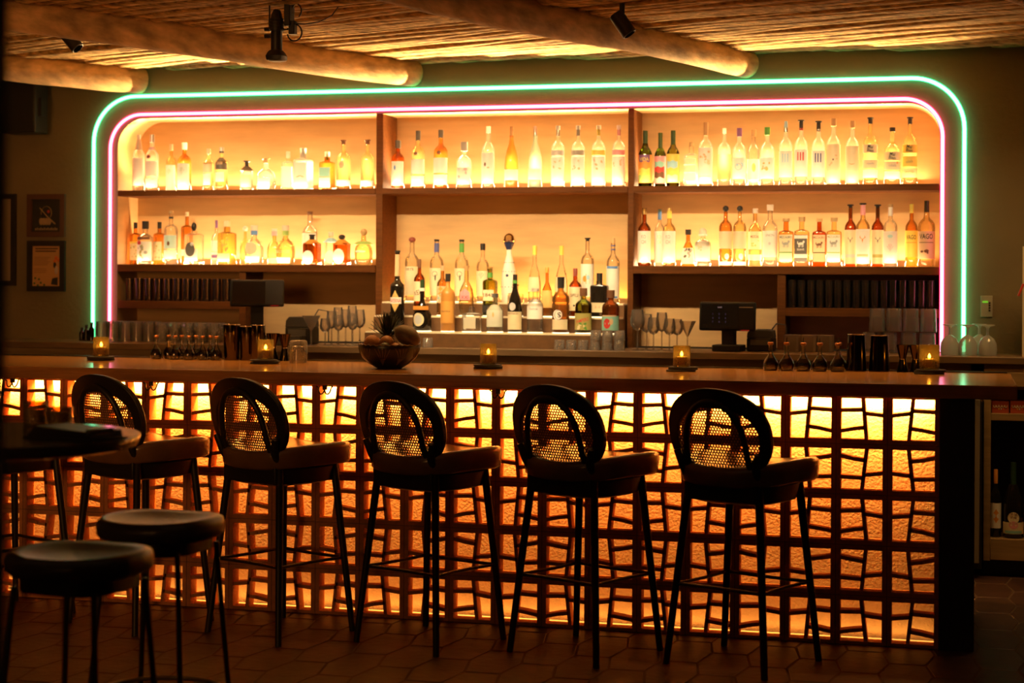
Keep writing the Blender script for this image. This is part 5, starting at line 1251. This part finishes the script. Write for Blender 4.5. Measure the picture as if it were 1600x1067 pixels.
Y2, z2 = BS_(2); a = at(795, 474.5, Y2); sc2 = (a-CAM).dot(FW)/FPX
t = thing('porcelain_decanter', 'tall white and blue painted porcelain decanter with silver dome stopper on the back step', 'bottle', (a.x, Y2, z2), 0, 'bottles on the back step of the middle bay')
hh = lambda y: (474.5-y)*sc2
MB().lathe([(0, 11*sc2), (hh(470), 12.5*sc2), (hh(440), 12*sc2), (hh(425), 10.5*sc2), (hh(410), 7*sc2), (hh(398), 4.2*sc2), (hh(392), 4*sc2)], seg=28).build('body', m_porc, t)
MB().lathe([(hh(392), 4*sc2), (hh(385), 7*sc2), (hh(380), 8.5*sc2)], seg=24).build('cap', P('blue_glaze', (.03, .04, .12), .2), t)
MB().lathe([(hh(380), 9.5*sc2), (hh(378), 10.5*sc2), (hh(376), 8.5*sc2), (hh(371), 7.5*sc2), (hh(368), 5*sc2), (hh(366), 1*sc2)], seg=24).build('silver_dome', m_chrome, t)
mb = MB()
for k in range(14):
    q = 2*math.pi*k/14
    for yy, rr_ in ((412, 7.6), (426, 10.8), (450, 12.4)): mb.ball((rr_*sc2*math.cos(q), rr_*sc2*math.sin(q), hh(yy)), .0028, 6, 4)
mb.ball((0, -11.6*sc2, hh(432)), .008, 10, 6, (1, .35, 1)); mb.build('blue_dot', P('blue_glaze', (.03, .04, .12), .2), t)
SB(824, 846, 386, 474, 2, 'trap', g_clear, cp('yellow', 14, 1.2), [(435, 458, CR, 60)], 'clear slope-shouldered bottle with yellow-green neck, left of two'+s2)
SB(866, 888, 386, 474, 2, 'trap', g_clear, cp('yellow', 14, 1.2), [(435, 458, CR, 60)], 'clear slope-shouldered bottle with yellow-green neck, right of two'+s2)
SB(907, 928, 373, 474, 2, 'tall', g_clear, cp('black', 4, 1.6, 'T'), [(414, 465, W_, 78)], 'clear bottle with colourful shield emblem'+s2, [('house', 437, 6, 8, 'tan'), ('ovalr', 435, 3, 4, 'lblue', 3), ('ovalr', 437, 3, 5, 'orange', -2)])
SB(947, 968, 373, 474, 2, 'std', g_clear, cp('cork', 8, 1.1), [(417, 468, W_, 78)], 'clear bottle with blue stripes on its label'+s2, [('band', 417, 421, 'blue'), ('band', 464, 467, 'blue'), ('neck', 384, 386, 'navy', 1.1), ('neck', 390, 392, 'navy', 1.1)])
SB(646, 664, 408, 495, 1, 'std', g_damber, cp('brown', 14, 1.1), [(443, 474, CR, 78)], 'red-amber long-necked bottle with signed cream label'+s1, [('t', 'REX', 460, 7, 'brown', .8, 25)])
SB(682, 700, 418, 495, 1, 'std', g_amber, cp('tan', 8, 1.4, 'cone'), [(450, 476, C('tan'), 80)], 'amber bottle with colourful diamond label behind the black capped one'+s1, [('dia', 458, 7, 8, 'orange'), ('blobs', 462, 474, ('teal', 'white'))])
SB(716, 741, 418, 495, 1, 'oval', g_pale, cp('cork', 7, 1.6, 'cone'), [], 'rounded clear bottle with red house-shaped label'+s1, [('house', 462, 8.5, 9, 'pink'), ('t', 'XXI', 467, 5, 'red', .5)])
SB(755, 776, 419, 495, 1, 'sq', g_olive, cp('gold', 3, 1.4), [(455, 472, CR, 42)], 'green-necked square bottle with dark cream label'+s1, [('neck', 428, 436, 'green', 1.2), ('t', '1840', 463, 6, 'brown', .8), ('band', 479, 490, 'black')])
SB(794, 817, 446, 495, 1, 'sq', g_clear, cp('brown', 2, 1.6), [(455, 480, P('clear_gold', (.6, .45, .2), .5), 30)], 'low clear square bottle with gold corners hidden behind the herbal bottle'+s1)
SB(845, 864, 419, 495, 1, 'oval', g_amber, cp('orange', 8, 1.2), [(455, 482, P('amber_label', (.75, .48, .15), .6), 70)], 'amber oval bottle with golden label'+s1, [('agave', 468, 'olive')])
SB(888, 909, 420, 495, 1, 'std', g_damber, cp('maroon', 12, 1.1), [(449, 486, CR, 78)], 'red-brown bottle with worn cream label'+s1, [('t', 'CAPPELLE', 462, 5, 'brown', .7), ('ovalr', 478, 1.5, 1.5, 'black', 0)])
SB(923, 950, 427, 495, 1, 'sq', m_darkliq, cp('black', 12, 1.2), [(473, 488, CR, 42)], 'black square bottle with curved cream label'+s1, [('t', 'H', 480, 4, 'tan', .3)])
BF = 520.5
SB(609, 632, 396, BF, 0, 'amaro', m_darkliq, cp('black', 3, 1.3), [], 'tall dark bottle with yellow diamond label and red lettering, leftmost'+s0, [('dia', 475, 9, 17, 'gold'), ('band', 469, 479, 'white'), ('t', 'AVERNA', 474, 6, 'red', .85), ('neck', 402, 436, 'tan', 1.0)])
SB(644, 675, 441, BF, 0, 'bell', m_darkliq, cp('dgreen', 16, 1.15), [], 'dark bell-shaped bottle with round cream seal'+s0, [('ovalr', 503, 9.5, 10.5, 'cream', -3), ('ovalr', 503, 6.5, 7.5, 'silver', -3), ('neck', 454, 459, 'white', 1.3), ('band', 482, 488, 'orange')])
SB(688, 711, 431, BF, 0, 'tall', P('cloudy_amber', (.55, .25, .05), .3, spec=.6), cp('black', 12, 1.35), [(474, 508, P('amber_paper', (.70, .36, .08), .5), 70)], 'cloudy amber bottle with black cap'+s0, [('t', 'Aperitivo', 490, 4, 'brown', .7, 0)])
SB(723, 751, 482, BF, 0, 'sq', g_clear, (g_clear, 2, 1.0, 'cyl'), [(499, 516, P('faded_label', (.60, .56, .42), .6), 36)], 'low square clear glass bottle without neck'+s0)
SB(760, 787, 461, BF, 0, 'squat', g_clear, cp('dgrey', 6, 1.5), [(479, 513, P('pale_green_label', (.62, .64, .52), .6), 70)], 'clear apothecary bottle with pale green label'+s0, [('ovalr', 494, 1.3, 4, 'gold', 0)])
SB(793, 816, 431, BF, 0, 'burg', m_darkliq, cp('black', 9, 1.15), [(489, 517, P('cream_glow', (.78, .68, .42), .6), 84)], 'dark wine-shaped bottle with round silver seal and cream foot label'+s0, [('ovalr', 481, 5.5, 6.5, 'silver', -1), ('t', 'MONTENEGRO', 492, 3, 'brown', .8), ('neck', 440, 445, 'green', 1.1)])  # foot label in one even cream
SB(823, 849, 452, BF, 0, 'std', g_clear, (g_frost, 5, 1.5, 'cyl'), [(475, 500, W_, 75)], 'clear bottle with white label, glass stopper and no colour'+s0, [('t', 'Damrak', 484, 4, 'grey', .6)])
SB(862, 890, 434, BF, 0, 'std', g_amber, cp('black', 17, 1.35), [(500, 516, C('cream'), 60)], 'pale amber bottle with tall black cap and round monogram'+s0, [('ovalr', 493, 8, 8, 'white', -3), ('ringmark', 493, 7.5, 'black'), ('t', 'S', 493, 8, 'black', .25)])
SB(898, 925, 451, BF, 0, 'std', g_olive, cp('brown', 12, 1.5), [(490, 516, C('olive'), 80)], 'olive glass bottle with red banner across the label'+s0, [('t', 'PAMPERO', 501, 5.5, 'red', .85, 14), ('blobs', 506, 514, ('cream', 'green'))])
SB(940, 968, 451, 518, 0, 'std', g_damber, cp('brown', 12, 1.5), [(491, 514, C('teal'), 80)], 'dark red bottle with coloured picture label, rightmost'+s0, [('ovalr', 503, 6, 8, 'red', -3), ('ovalr', 500, 3, 5, 'tan', 4), ('band', 490, 492, 'tan')])
# ---- wine bottles in the oak cabinet at the right
G = 'wine bottles on the cabinet shelf'
zw = zs0; zw = zb1
b1 = bottle(1547, 1564, 734, 839, YC+.075, zw, 'wine', m_darkliq, cp('orange', 22, 1.05), [(786, 825, W_, 75)], 'dark wine bottle with red foil and orange shape on white label in right cabinet', G, [('dia', 806, 7, 11, 'orange')], 'wine_bottle')
b2 = bottle(1567, 1599, 724, 841, YC+.075, zw, 'burg', m_darkliq, cp('dgreen', 34, 1.1), [(816, 834, C('cream'), 80)], 'dark wine bottle with arched pink flower label, in the right cabinet', G, [('ovalr', 809, 9, 9, 'cream', 0), ('ovalr', 820, 7, 6, 'pink', 0), ('t', 'Wild', 803, 4, 'maroon', .3), ('t', 'Vine', 808, 4, 'maroon', .3), ('band', 829, 833, 'teal')], 'wine_bottle')
b3 = bottle(1601, 1622, 740, 841, YC+.075, zw, 'wine', m_darkliq, cp('black', 22, 1.05), [(810, 836, C('orange'), 80)], 'dark wine bottle with orange label cut off by the right frame edge', G, (), 'wine_bottle')
